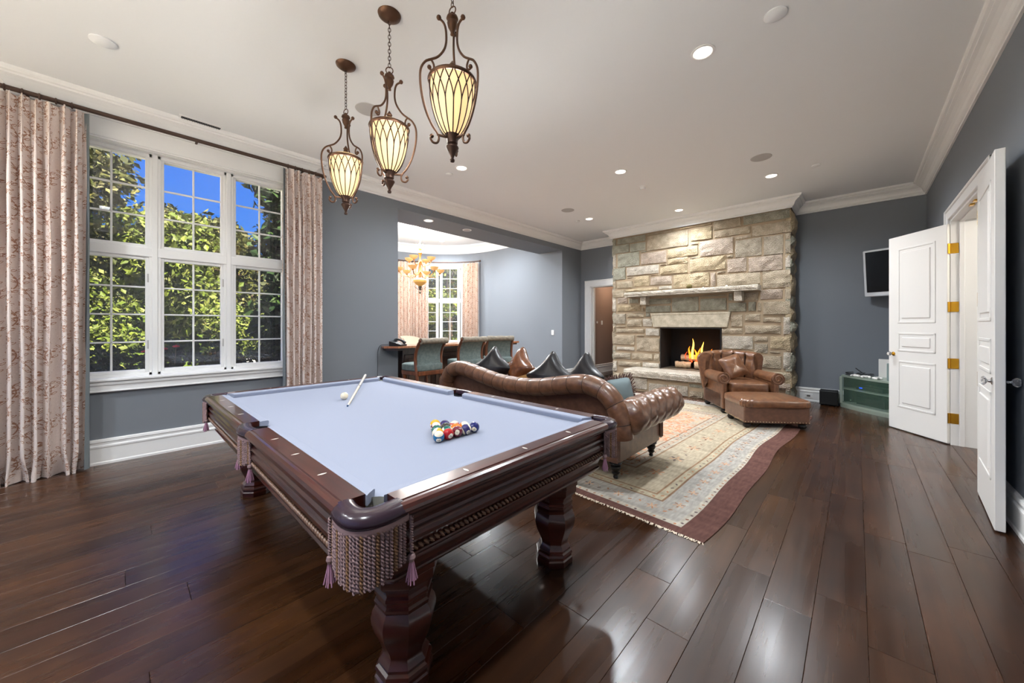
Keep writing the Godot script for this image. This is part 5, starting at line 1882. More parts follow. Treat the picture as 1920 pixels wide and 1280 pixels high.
func build_armchair() -> void:
	var t := thing("leather_armchair", "tan brown leather club chair with channelled back and scrolled arms before the fireplace", "armchair", CHAIR, CTURN)
	var st := nst()
	bx(st, -0.40, 0.40, 0.075, 0.32, -0.36, 0.36, 0.02)
	obj("seat_base", st, M.leather_dark, t)
	st = nst()
	cushion(st, Vector3(0, 0.40, 0.06), Vector3(0.58, 0.17, 0.72), Basis.IDENTITY, 0.25)
	obj("seat_cushion", st, M.leather_tan, t)
	# back: a deep curved shell in fat upright channels, ends sweeping forward like wings
	var nch := 5
	for c in nch:
		st = nst()
		var a0 := -1.0 + 2.0 * c / nch
		var a1 := -1.0 + 2.0 * (c + 1) / nch
		var g := grid(12, 24, func(u: float, v: float) -> Vector3:
			var s := lerpf(a0, a1, u)
			var ang := s * 1.18
			var fat := sqrt(maxf(0.0, 1.0 - pow(2.0 * u - 1.0, 4.0))) * 0.05
			# v goes up the inside, over the top roll and down outside
			var top := 0.93 - 0.035 * s * s
			var inside := v < 0.5
			var prof: Vector2     # distance outwards from the inner line, height
			if v < 0.42: prof = Vector2(0.03 * sin(v / 0.42 * PI) * -1.0 + 0.04 * v, lerpf(0.40, top - 0.10, v / 0.42))
			elif v < 0.75:
				var q := (v - 0.42) / 0.33 * PI
				prof = Vector2(0.095 - 0.095 * cos(q), top - 0.10 + sin(q) * 0.10)
			else: prof = Vector2(lerpf(0.19, 0.12, (v - 0.75) / 0.25), lerpf(top - 0.10, 0.30, (v - 0.75) / 0.25))
			var r := 0.30 + prof.x + (fat - 0.05) * (-1.0 if inside else 0.6)
			return Vector3(-0.03 + sin(ang) * r * 1.2, prof.y, -0.02 - cos(ang) * r * 0.95 + 0.0))
		sheet(st, g, true)
		if c == 0: face(st, g[0], Vector3(-0.4, 0, 1))
		if c == nch - 1: face(st, g[12], Vector3(0.4, 0, 1))
		obj("back_channel", st, M.leather_tan, t)
	st = nst()
	for c in range(1, nch):
		var s := -1.0 + 2.0 * c / nch
		tube(st, [Vector3(-0.03 + sin(s * 1.18) * 0.38, 0.42, -0.02 - cos(s * 1.18) * 0.30), Vector3(-0.03 + sin(s * 1.18) * 0.40, 0.84, -0.02 - cos(s * 1.18) * 0.33)], 0.012, 6)
	obj("channel_welt", st, M.seam, t)
	# arms
	for s in [-1.0, 1.0]:
		st = nst()
		bx(st, s * 0.40, s * 0.31, 0.08, 0.55, -0.30, 0.38, 0.02)
		obj("arm_side", st, M.leather_tan, t)
		st = nst()
		var rings := []
		for i in 25:
			var v := i / 24.0
			var z := lerpf(-0.26, 0.41, v)
			var row := []
			for k in 21:
				var a := TAU * (k % 20) / 20.0
				var r := 0.078 + 0.012 * v
				row.append(Vector3(s * 0.385 + cos(a) * r * 1.08 * s, 0.545 + sin(a) * r, z))
			rings.append(row)
		sheet(st, rings, s < 0)
		face(st, rings[24].slice(0, 20), Vector3(0, 0, 1))
		face(st, rings[0].slice(0, 20), Vector3(0, 0, -1))
		obj("arm_roll", st, M.leather_tan, t)
		# scrolled front: a flat volute and the narrow facing below it
		st = nst()
		var vol := []
		for k in 46:
			var a := k * 0.24
			var r := 0.088 * (1.0 - k / 56.0)
			vol.append(Vector3(s * 0.385 + cos(a + 1.9) * r * s, 0.545 + sin(a + 1.9) * r, 0.415))
		tube(st, vol, 0.009, 6)
		obj("scroll", st, M.leather, t)
		st = nst()
		bx(st, s * 0.335, s * 0.405, 0.08, 0.50, 0.36, 0.412, 0.015)
		obj("arm_front", st, M.leather, t)
	st = nst()
	bx(st, -0.34, 0.34, 0.08, 0.33, 0.345, 0.385, 0.012)
	obj("front_rail", st, M.leather_dark, t)
	for x in [-0.35, 0.35]:
		for z in [-0.31, 0.33]:
			st = nst()
			bun_foot(st, Vector3(x, 0.008, z))
			obj("foot", st, M.black_wood, t)
	var p := thing("chair_pillow", "square brown leather pillow tilted on the seat of the club chair", "pillow", CHAIR, CTURN)
	st = nst()
	cushion(st, Vector3(-0.06, 0.685, -0.02), Vector3(0.40, 0.16, 0.40), Basis(Vector3.UP, 0.1) * Basis(Vector3(1, 0, 0), PI / 2 - 0.45) * Basis(Vector3.UP, 0.33), 0.45, 20, 0.1)
	obj("cover", st, M.leather_tan, p)

	# ottoman
	var o := thing("leather_ottoman", "low brown leather ottoman with nailhead trim in front of the club chair", "ottoman", Vector3(-0.93, 0, -5.97), CTURN)
	st = nst()
	bx(st, -0.40, 0.40, 0.075, 0.29, -0.29, 0.29, 0.012)
	obj("box", st, M.leather_dark, o)
	st = nst()
	var pw := func(x: float, k: float) -> float: return signf(x) * pow(absf(x), k)
	sheet(st, grid(96, 20, func(u: float, v: float) -> Vector3:
		var a := TAU * (0.0 if u > 0.9999 else u)
		var q := PI * (v - 0.5)
		var x: float = pw.call(cos(a), 0.22) * pow(maxf(cos(q), 0.0), 0.3)
		var z: float = pw.call(sin(a), 0.22) * pow(maxf(cos(q), 0.0), 0.3)
		var y: float = pw.call(sin(q), 0.45)
		var pleat := 0.006 * sin(a * 22.0) * pow(maxf(cos(q), 0.0), 0.5)
		var dome := 0.03 * (1 - x * x) * (1 - z * z) if y > 0 else 0.0
		return Vector3(x * (0.425 + pleat), 0.325 + y * 0.062 + dome, z * (0.315 + pleat))))
	obj("cushion_top", st, M.leather_tan, o)
	st = nst()
	for k in 22:
		for z in [-0.292, 0.292]: ball(st, Vector3(-0.385 + 0.77 * k / 21.0, 0.095, z), Vector3.ONE * 0.008, 6, 4)
	for k in 16:
		for x in [-0.402, 0.402]: ball(st, Vector3(x, 0.095, -0.27 + 0.54 * k / 15.0), Vector3.ONE * 0.008, 6, 4)
	var nl := obj("nailhead_trim", st, M.nail, o)
	nl.set_meta("kind", "stuff")
	for x in [-0.34, 0.34]:
		for z in [-0.23, 0.23]:
			st = nst()
			bun_foot(st, Vector3(x, 0.008, z))
			obj("foot", st, M.black_wood, o)

# ---------------------------------------------------------------- rug
func build_rug() -> void:
	var t := thing("patterned_rug", "large cream and rust oriental rug with a brown edge under the seating", "rug")
	# corners in plan, near right corner at the front
	var nr := Vector3(-0.70, 0.006, -2.43)
	var fr := Vector3(-0.50, 0.006, -6.90)
	var nl := Vector3(-4.32, 0.006, -2.59)
	var fl := Vector3(-4.12, 0.006, -7.06)
	var st := nst()
	st.set_smooth_group(0)
	var n := 40
	var wave := func(u: float, v: float) -> Vector3:
		var p: Vector3 = nl.lerp(nr, u).lerp(fl.lerp(fr, u), v)
		var dir := (nr - nl).normalized()
		return p + dir * (0.02 * sin(v * 9.0) + 0.012 * sin(v * 21.0)) * smoothstep(0.7, 1.0, u)
	for i in n:
		for j in n:
			for q in [[0, 0], [1, 1], [1, 0], [0, 0], [0, 1], [1, 1]]:
				var u := float(i + q[0]) / n
				var v := float(j + q[1]) / n
				st.set_uv(Vector2(u, v))
				st.add_vertex(wave.call(u, v))
	obj("pile", st, M.rug, t)
	st = nst()
	var edge := []
	for k in 41: edge.append(k / 40.0)
	for k in 40:
		for e in [0.0, 1.0]:
			var a: Vector3 = wave.call(edge[k], e)
			var b: Vector3 = wave.call(edge[k + 1], e)
			face(st, [a, b, b - Vector3(0, 0.0055, 0), a - Vector3(0, 0.0055, 0)], Vector3(0, 0, 1 - 2 * e))
			a = wave.call(e, edge[k])
			b = wave.call(e, edge[k + 1])
			face(st, [a, b, b - Vector3(0, 0.0055, 0), a - Vector3(0, 0.0055, 0)], Vector3(2 * e - 1, 0, 0))
	obj("selvedge", st, mat(c8(110, 70, 58), 0.95), t)
	# knotted fringe along both ends
	st = nst()
	var r := RandomNumberGenerator.new()
	r.seed = 4
	for e in [0.0, 1.0]:
		for k in 420:
			var u := (k + r.randf()) / 420.0
			var a: Vector3 = wave.call(u, e) + Vector3(0, -0.001, 0)
			var out := Vector3(0.02 * r.randf_range(-1, 1), -0.003, (0.014 + 0.01 * r.randf()) * (1 - 2 * e))
			box(st, a + out * 0.5, Vector3(0.006, 0.003, out.length()), 0.0, Basis.looking_at(out.normalized()))
	var fo := obj("fringe", st, M.rug_fringe, t)
	fo.set_meta("kind", "stuff")

# ---------------------------------------------------------------- bar counter, stools, chair and telephone
func build_bar() -> void:
	var t := thing("bar_counter", "dark wooden bar counter with lighter top standing in the bay opening", "counter")
	var st := nst()
	# top: a tongue runs past the corner of the wall
	var top := PackedVector2Array([Vector2(-5.424, -2.72), Vector2(-5.30, -2.70), Vector2(-5.16, -2.86), Vector2(-5.10, -3.4), Vector2(-5.10, -5.5), Vector2(-5.70, -5.5), Vector2(-5.70, -3.02), Vector2(-5.424, -3.02)])
	slab(st, top, 1.0, 1.03)
	obj("counter_top", st, M.bar_top, t)
	st = nst()
	var under := PackedVector2Array([Vector2(-5.424, -2.75), Vector2(-5.31, -2.73), Vector2(-5.19, -2.88), Vector2(-5.13, -3.4), Vector2(-5.13, -5.47), Vector2(-5.68, -5.47), Vector2(-5.68, -3.04), Vector2(-5.424, -3.04)])
	slab(st, under, 0.965, 1.0)
	obj("top_moulding", st, M.bar_wood, t)
	st = nst()
	bx(st, -5.66, -5.36, 0.0, 0.97, -5.42, -3.04, 0.006)
	obj("cabinet", st, M.bar_wood, t)
	for k in 4:
		st = nst()
		var z0 := -5.36 + 0.585 * k
		bx(st, -5.37, -5.345, 0.14, 0.88, z0, z0 + 0.53, 0.006)
		var p := obj("panel", st, M.bar_wood, t)
		st = nst()
		bx(st, -5.35, -5.335, 0.2, 0.82, z0 + 0.06, z0 + 0.47, 0.006)
		obj("raised_field", st, M.bar_wood, p)
	st = nst()
	bx(st, -5.36, -5.33, 0.0, 0.1, -5.42, -3.04, 0.006)
	obj("plinth", st, M.bar_wood, t)
	# telephone on the tongue end
	var ph := thing("desk_telephone", "dark desk telephone on the end of the bar counter", "telephone", Vector3(-5.30, 1.03, -2.93), 0.5)
	st = nst()
	prism(st, PackedVector2Array([Vector2(-0.1, 0), Vector2(0.1, 0), Vector2(0.1, 0.025), Vector2(-0.1, 0.075)]), -0.09, 0.09)
	obj("base", st, M.black, ph)
	st = nst()
	for k in 12: box(st, Vector3(-0.01 + 0.028 * (k % 3), 0.052 - 0.007 * (k % 3), -0.02 + 0.024 * (k / 3)), Vector3(0.016, 0.01, 0.014), 0.002)
	obj("keypad", st, M.mesh_grey, ph)
	st = nst()
	tube(st, smooth_path([Vector3(-0.085, 0.085, -0.06), Vector3(-0.06, 0.1, -0.062), Vector3(0.02, 0.085, -0.062), Vector3(0.085, 0.045, -0.06)], 14), [0.026, 0.026, 0.024, 0.02, 0.017, 0.016, 0.016, 0.016, 0.016, 0.016, 0.017, 0.02, 0.024, 0.026, 0.026], 10)
	obj("handset", st, M.black, ph)
	var cd := nst()
	tube(cd, smooth_path([Vector3(-5.36, 1.05, -2.80), Vector3(-5.39, 1.045, -2.69), Vector3(-5.405, 0.95, -2.655), Vector3(-5.405, 0.7, -2.65), Vector3(-5.40, 0.4, -2.64), Vector3(-5.40, 0.26, -2.62)], 24), 0.004, 6)
	single("telephone_cord", cd, M.black, "thin black telephone cord hanging down the grey wall from the counter", "cord")
	# stools
	var labels := ["upholstered bar stool with blue green back, at the telephone end of the counter", "upholstered bar stool with blue green back, between the two others at the counter", "upholstered bar stool turned sideways at the far end of the counter"]
	var proto := make_stool(labels[0])
	for k in 3:
		var s := proto
		if k > 0:
			s = proto.duplicate()
			s.name = numbered("bar_stool")
			add_child(s)
			s.set_meta("label", labels[k])
		s.position = Vector3([-4.83, -4.86, -4.86][k], 0, [-3.08, -3.92, -4.66][k])
		s.rotation.y = [0.06, -0.1, -0.55][k]
	# pale chair behind the counter and a low object row
	var c := thing("swivel_chair", "pale cream chair with a rounded back behind the counter", "chair", Vector3(-6.5, 0, -4.02), 0.3)
	st = nst()
	sheet(st, grid(20, 12, func(u: float, v: float) -> Vector3:
		var a := lerpf(-1.25, 1.25, u)
		return Vector3(-cos(a) * 0.3 - 0.06 * v, lerpf(0.72, 1.14, v) - 0.06 * pow(absf(u - 0.5) * 2.0, 3.0) * v, sin(a) * 0.27)))
	sheet(st, grid(20, 12, func(u: float, v: float) -> Vector3:
		var a := lerpf(-1.25, 1.25, u)
		return Vector3(-cos(a) * 0.25 - 0.06 * v, lerpf(0.72, 1.13, v) - 0.06 * pow(absf(u - 0.5) * 2.0, 3.0) * v, sin(a) * 0.235)), true)
	obj("backrest", st, M.cream_leather, c)
	st = nst()
	cushion(st, Vector3(-0.02, 0.70, 0), Vector3(0.5, 0.12, 0.5), Basis.IDENTITY, 0.4)
	obj("seat", st, M.cream_leather, c)
	st = nst()
	lathe(st, [Vector2(0.24, 0.0), Vector2(0.24, 0.015), Vector2(0.05, 0.04), Vector2(0.03, 0.06), Vector2(0.03, 0.66)], 20)
	obj("pedestal", st, M.steel, c)
	var bw := thing("serving_bowl", "pale shallow bowl on the back edge of the counter", "bowl", Vector3(-5.58, 1.03, -4.55))
	st = nst()
	lathe(st, [Vector2(0.0, 0.0), Vector2(0.06, 0.0), Vector2(0.07, 0.01), Vector2(0.13, 0.06), Vector2(0.125, 0.062), Vector2(0.05, 0.018), Vector2(0.0, 0.015)], 24)
	obj("bowl_body", st, M.lintel, bw)

func make_stool(label: String) -> Node3D:
	# faces -x (the counter); the back is towards the room at +x
	var t := thing("bar_stool", label, "bar stool", Vector3.ZERO, 0.0, "bar stools at the counter")
	var st := nst()
	cushion(st, Vector3(-0.02, 0.735, 0), Vector3(0.47, 0.12, 0.48), Basis.IDENTITY, 0.32)
	obj("seat", st, M.stool_cloth, t)
	st = nst()
	bx(st, -0.23, 0.21, 0.62, 0.69, -0.225, 0.225, 0.01)
	obj("seat_rail", st, M.stool_wood, t)
	# upholstered back, leaning out and rolling over at the top
	var line := func(v: float) -> Vector2:
		# x, y up the middle of the back
		return Vector2(0.17 + 0.035 * sin(v * PI) * -1.0 + 0.10 * pow(v, 3.0), lerpf(0.72, 1.14, v))
	st = nst()
	for f in [[0.0, true], [-0.05, false]]:
		sheet(st, grid(10, 14, func(u: float, v: float) -> Vector3:
			var q: Vector2 = line.call(v)
			var b := 0.012 * sin(PI * u)
			return Vector3(q.x + f[0] + (b if f[1] else -b), q.y, lerpf(-0.205, 0.205, u))), not f[1])
	obj("back_panel", st, M.stool_cloth, t)
	st = nst()
	var rings := []
	for i in 15:
		var u := i / 14.0
		var row := []
		var rr := 0.048 + 0.004 * sin(u * PI * 5.0)
		for k in 15:
			var a := TAU * (k % 14) / 14.0
			row.append(Vector3(0.265 + cos(a) * rr * 1.1, 1.125 + sin(a) * rr * 0.9, lerpf(-0.235, 0.235, u)))
		rings.append(row)
	sheet(st, rings)
	face(st, rings[0].slice(0, 14), Vector3(0, 0, -1))
	face(st, rings[14].slice(0, 14), Vector3(0, 0, 1))
	obj("top_roll", st, M.stool_top, t)
	for z in [-0.228, 0.228]:
		st = nst()
		var pts := []
		for k in 17:
			var v := k / 16.0
			var q: Vector2 = line.call(v)
			pts.append(Vector3(q.x - 0.02 + 0.02 * v, q.y, z))
		pts = [Vector3(0.25, 0.01, z), Vector3(0.22, 0.2, z), Vector3(0.185, 0.45, z), Vector3(0.165, 0.62, z)] + pts
		tube(st, pts, 0.024, 8)
		obj("rear_leg", st, M.stool_wood, t)
		st = nst()
		lathe(st, [Vector2(0.012, 0.005), Vector2(0.018, 0.03), Vector2(0.026, 0.3), Vector2(0.03, 0.5), Vector2(0.022, 0.54), Vector2(0.03, 0.56), Vector2(0.03, 0.63)], 12, Transform3D(Basis.IDENTITY, Vector3(-0.19, 0, z * 0.85)))
		obj("front_leg", st, M.stool_wood, t)
		st = nst()
		bx(st, -0.19, 0.2, 0.25, 0.285, z * 0.9 - 0.012, z * 0.9 + 0.012, 0.003)
		obj("stretcher", st, M.stool_wood, t)
	for e in [[-0.2, 0.22], [0.19, 0.36]]:
		st = nst()
		bx(st, e[0] - 0.012, e[0] + 0.012, e[1], e[1] + 0.035, -0.2, 0.2, 0.003)
		obj("stretcher", st, M.stool_wood, t)
	return t

# ---------------------------------------------------------------- television, stand and subwoofer in the right corner
func build_media_corner() -> void:
	var tv := thing("wall_television", "flat television with a silver frame on a wall arm beside the fireplace", "television", Vector3(0.46, 2.18, -7.98), -0.42)
	tv.rotation.x = 0.09
	var st := nst()
	box(st, Vector3(0, 0, 0), Vector3(0.80, 0.74, 0.06), 0.012)
	obj("housing", st, M.tv_frame, tv)
	st = nst()
	box(st, Vector3(0, 0.02, 0.031), Vector3(0.73, 0.64, 0.006), 0.001)
	obj("screen", st, M.screen, tv)
	st = nst()
	box(st, Vector3(0.06, 0, -0.10), Vector3(0.06, 0.1, 0.16), 0.004)
	box(st, Vector3(0.06, 0, -0.05), Vector3(0.2, 0.2, 0.03), 0.004)
	obj("wall_arm", st, M.black, tv)

	var s := thing("television_stand", "low corner stand of pale green metal with glass doors and shelves", "tv stand")
	# plan: bowed front facing the room
	var fl := Vector2(-0.19, -8.10)
	var fr := Vector2(0.56, -7.42)
	var plan := func(grow: float) -> PackedVector2Array:
		var p := PackedVector2Array()
		var d := (fr - fl).normalized()
		var n := Vector2(-d.y, d.x)
		if n.y < 0: n = -n
		for k in 13:
			var u := k / 12.0
			p.append(fl.lerp(fr, u) + n * (0.05 * sin(PI * u) + grow))
		p.append(Vector2(0.74, -7.45))
		p.append(Vector2(0.74, -8.24))
		p.append(Vector2(-0.17, -8.24))
		return p
	for e in [["top_board", 0.50, 0.525, 0.0], ["shelf", 0.30, 0.312, -0.03], ["floor_board", 0.055, 0.075, 0.0], ["plinth", 0.0, 0.055, 0.015]]:
		st = nst()
		slab(st, plan.call(e[3]), e[1], e[2])
		obj(e[0], st, M.stand_metal, s)
	st = nst()
	var outer: PackedVector2Array = plan.call(0.0)
	for k in [0, 12]:
		bx(st, outer[k].x - 0.022, outer[k].x + 0.022, 0.06, 0.50, outer[k].y - 0.022, outer[k].y + 0.022, 0.01)
	obj("post", st, M.stand_metal, s)
	st = nst()
	bx(st, -0.16, 0.74, 0.07, 0.5, -8.245, -8.235)
	obj("back_board", st, M.black, s)
	for h in 2:
		st = nst()
		for k in 6:
			var a := outer[k + h * 6]
			var b := outer[k + 1 + h * 6]
			slab(st, PackedVector2Array([a, b, b + Vector2(0.004, -0.004), a + Vector2(0.004, -0.004)]), 0.085, 0.495)
		obj("glass_door", st, M.cabinet_glass, s)
	# devices inside and on top
	for e in [[Vector3(0.22, 0.345, -8.03), Vector3(0.40, 0.06, 0.24), 0.6, "black flat receiver on the glass shelf of the stand", M.black], [Vector3(0.24, 0.14, -8.03), Vector3(0.42, 0.12, 0.26), 0.6, "thick black amplifier on the bottom board of the stand", M.black]]:
		st = nst()
		box(st, e[0], e[1], 0.006, Basis(Vector3.UP, -0.73))
		var rc := single("media_player", st, e[4], e[3], "media player")
		if e[0].y > 0.3:
			st = nst()
			box(st, e[0] + Basis(Vector3.UP, -0.73) * Vector3(-0.12, 0.0, 0.121), Vector3(0.05, 0.02, 0.004), 0.001, Basis(Vector3.UP, -0.73))
			obj("blue_display", st, M.blue_light, rc)
	st = nst()
	box(st, Vector3(0.40, 0.655, -7.83), Vector3(0.07, 0.26, 0.24), 0.008, Basis(Vector3.UP, -0.3))
	single("game_console", st, M.console, "grey upright games console on the stand beside the white door", "console")
	st = nst()
	box(st, Vector3(0.34, 0.67, -8.15), Vector3(0.16, 0.29, 0.02), 0.004, Basis(Vector3.UP, -0.2))
	single("white_panel", st, M.plastic_white, "thin white upright panel behind the grey games console", "panel")
	for e in [[Vector3(0.10, 0.545, -7.92), "white games controller nearest the console on the stand", 0.3], [Vector3(0.0, 0.545, -7.98), "white games controller among the cables on the stand", -0.5], [Vector3(0.22, 0.545, -7.80), "white games controller at the front edge of the stand", 0.9]]:
		var t := thing("game_controller", e[1], "controller", e[0], e[2], "white controllers on the stand")
		st = nst()
		cushion(st, Vector3(0, 0.0, 0), Vector3(0.1, 0.036, 0.06), Basis.IDENTITY, 0.6, 10)
		for q in [-1.0, 1.0]: ball(st, Vector3(q * 0.045, -0.002, 0.028), Vector3(0.02, 0.018, 0.034), 10, 6)
		obj("shell", st, M.plastic_white, t)
		st = nst()
		for q in [-1.0, 1.0]: lathe(st, [Vector2(0.007, 0.012), Vector2(0.007, 0.022), Vector2(0.01, 0.024), Vector2(0.0, 0.026)], 8, Transform3D(Basis.IDENTITY, Vector3(q * 0.022, 0, 0.01)))
		obj("thumb_stick", st, M.mesh_grey, t)
	var r := RandomNumberGenerator.new()
	r.seed = 12
	for k in 3:
		st = nst()
		var c := [Vector3(-0.08, 0.533, -8.06), Vector3(0.05, 0.533, -8.06), Vector3(0.15, 0.533, -7.99)][k] as Vector3
		var pts := []
		for i in 16: pts.append(c + Vector3(cos(i * 0.8 + k) * (0.045 + 0.01 * r.randf()), 0.002 + 0.0035 * i, sin(i * 0.8 + k) * 0.04))
		tube(st, smooth_path(pts, 70), 0.006, 6)
		single("cable_coil", st, M.black, ["black coiled cable at the end of the stand nearest the fireplace", "black coiled cable in the middle of the stand top", "black coiled cable close to the grey console"][k], "cable")
	st = nst()
	tube(st, [Vector3(0.10, 0.56, -8.02), Vector3(0.03, 0.62, -8.07), Vector3(-0.01, 0.655, -8.09)], 0.007, 6)
	single("antenna_stick", st, M.black, "thin black rod leaning up from the cables on the stand", "antenna")
	# subwoofer
	var w := thing("subwoofer", "black cube subwoofer on the floor against the baseboard", "speaker", Vector3(-0.335, 0, -8.10))
	st = nst()
	bx(st, -0.13, 0.11, 0.012, 0.25, -0.13, 0.10, 0.008)
	obj("cabinet", st, M.black, w)
	st = nst()
	bx(st, -0.12, 0.10, 0.025, 0.238, 0.10, 0.108, 0.004)
	obj("grille", st, M.soot, w)
	st = nst()
	for x in [-0.1, 0.08]:
		for z in [-0.1, 0.07]: lathe(st, [Vector2(0.012, 0.0), Vector2(0.014, 0.013)], 8, Transform3D(Basis.IDENTITY, Vector3(x, 0, z)))
	obj("feet", st, M.black, w)

# ---------------------------------------------------------------- pendants over the table
func shade_r(y: float) -> float:
	# y 0 at the rim, -0.31 at the cup
	var v := clampf(-y / 0.31, 0, 1)
	return 0.127 * sqrt(maxf(0.0, 1.0 - pow(v, 2.1) * 0.88)) - 0.006 * v

func build_pendants() -> void:
	var labels := ["bronze scroll pendant lamp with amber ribbed shade, closest to the big window", "bronze scroll pendant lamp with amber ribbed shade, the middle one of the row", "bronze scroll pendant lamp with amber ribbed shade, farthest from the big window"]
	var xs := [-3.165, -2.425, -1.70]
	var turns := [0.35, 0.95, 0.2]
	for n in 3:
		var t := thing("pendant_lamp", labels[n], "pendant lamp", Vector3(xs[n], 0, -1.275), turns[n], "pendant lamps over the pool table")
		var yr := 2.735       # rim of the shade
		var st := nst()
		lathe(st, [Vector2(0.0, HC - 0.045), Vector2(0.02, HC - 0.043), Vector2(0.05, HC - 0.03), Vector2(0.074, HC - 0.012), Vector2(0.078, HC - 0.0005)], 28)
		obj("ceiling_canopy", st, M.bronze, t)
		# chain of links
		st = nst()
		var y := 3.165
		var k := 0
		while y < HC - 0.05:
			var ring := []
			for q in 13:
				var a := TAU * q / 12
				var v := Vector3(cos(a) * 0.009, sin(a) * 0.017, 0)
				ring.append(Vector3(0, y + 0.012, 0) + (v if k % 2 == 0 else Vector3(0, v.y, v.x)))
			tube(st, ring, 0.0022, 5, false)
			y += 0.025
			k += 1
		obj("chain", st, M.bronze_dark, t)
		st = nst()
		var loop := []
		for q in 17: loop.append(Vector3(cos(TAU * q / 16) * 0.024, 3.142 + sin(TAU * q / 16) * 0.024, 0))
		tube(st, loop, 0.0035, 6, false)
		obj("hanging_ring", st, M.bronze, t)
		# hub where the arms start
		st = nst()
		lathe(st, [Vector2(0.0, 3.0), Vector2(0.012, 3.005), Vector2(0.01, 3.02), Vector2(0.024, 3.045), Vector2(0.03, 3.07), Vector2(0.024, 3.085), Vector2(0.034, 3.095), Vector2(0.03, 3.108), Vector2(0.012, 3.115), Vector2(0.01, 3.13), Vector2(0.0, 3.132)], 16)
		obj("top_hub", st, M.bronze, t)
		# three scrolled arms
		for a in 3:
			var d := Basis(Vector3.UP, TAU * a / 3)
			st = nst()
			var ctrl := []
			for p in [[0.074, 3.066], [0.06, 3.06], [0.046, 3.045], [0.037, 3.01], [0.036, 2.95], [0.05, 2.90], [0.085, 2.85], [0.125, 2.822], [0.155, 2.80], [0.178, 2.755], [0.182, 2.69], [0.172, 2.61], [0.15, 2.53], [0.118, 2.462], [0.09, 2.425], [0.078, 2.40], [0.086, 2.372], [0.108, 2.366], [0.124, 2.382], [0.12, 2.398]]:
				ctrl.append(d * Vector3(p[0], p[1], 0))
			tube(st, smooth_path(ctrl, 80), 0.0065, 7)
			ball(st, d * Vector3(0.078, 3.072, 0), Vector3.ONE * 0.014, 8, 6)
			ball(st, d * Vector3(0.118, 2.40, 0), Vector3.ONE * 0.012, 8, 6)
			var arm := obj("arm", st, M.bronze, t)
			st = nst()
			ctrl = []
			for p in [[0.15, 2.805], [0.125, 2.822], [0.108, 2.80], [0.108, 2.775], [0.124, 2.764], [0.134, 2.776]]: ctrl.append(d * Vector3(p[0], p[1], 0))
			tube(st, smooth_path(ctrl, 24), 0.0055, 6)
			ball(st, d * Vector3(0.132, 2.777, 0), Vector3.ONE * 0.012, 8, 6)
			box(st, d * Vector3(0.06, 2.415, 0), Vector3(0.06, 0.012, 0.012), 0.002, d)
			obj("curl", st, M.bronze, arm)
		# shade: ribbed glass cup glowing from inside
		st = nst()
		var prof := []
		for q in 17:
			var yy := -0.31 + 0.31 * q / 16.0
			prof.append(Vector2(shade_r(yy), yr + yy))
		lathe(st, prof, 48)
		var sh := obj("shade", st, M.shade, t)
		# leaded lattice: ribs that part into pointed arches under the rim
		st = nst()
		var ribs := 16
		for q in ribs:
			for s in [-1.0, 1.0]:
				var pts := []
				for i in 21:
					var v := i / 20.0
					var yy := -0.31 + 0.31 * v
					var ang: float = TAU * q / ribs + s * TAU / ribs * pow(maxf(0.0, (v - 0.5) / 0.5), 1.5)
					var rr := shade_r(yy) + 0.002
					pts.append(Vector3(cos(ang) * rr, yr + yy, sin(ang) * rr))
				tube(st, pts, 0.0034, 5, false)
		obj("leading", st, M.came, sh)
		st = nst()
		lathe(st, [Vector2(0.122, yr - 0.012), Vector2(0.133, yr - 0.010), Vector2(0.138, yr), Vector2(0.134, yr + 0.010), Vector2(0.122, yr + 0.012)], 40)
		obj("rim_ring", st, M.bronze, t)
		st = nst()
		lathe(st, [Vector2(0.124, yr + 0.008), Vector2(0.11, yr + 0.024), Vector2(0.07, yr + 0.038), Vector2(0.026, yr + 0.045)], 32)
		obj("shade_top", st, M.shade, t)
		st = nst()
		lathe(st, [Vector2(0.03, yr + 0.04), Vector2(0.034, yr + 0.05), Vector2(0.022, yr + 0.065), Vector2(0.016, yr + 0.085), Vector2(0.02, yr + 0.095), Vector2(0.01, yr + 0.11), Vector2(0.0, yr + 0.125)], 14)
		obj("top_finial", st, M.bronze, t)
		st = nst()
		lathe(st, [Vector2(0.0, 2.278), Vector2(0.012, 2.282), Vector2(0.014, 2.292), Vector2(0.008, 2.302), Vector2(0.012, 2.315), Vector2(0.026, 2.34), Vector2(0.036, 2.36), Vector2(0.034, 2.368), Vector2(0.022, 2.376), Vector2(0.03, 2.385), Vector2(0.03, 2.405), Vector2(0.04, 2.42), Vector2(0.046, 2.436), Vector2(0.04, 2.444)], 18)
		obj("bottom_finial", st, M.bronze_dark, t)
		var om := OmniLight3D.new()
		om.name = "lamp_light"
		om.position = Vector3(0, 2.60, 0)
		om.light_energy = PENDANT_E
		om.light_color = Color(0.98, 0.97, 0.95)
		om.light_size = 0.06
		om.omni_range = 14.0
		om.shadow_enabled = true
		t.add_child(om)

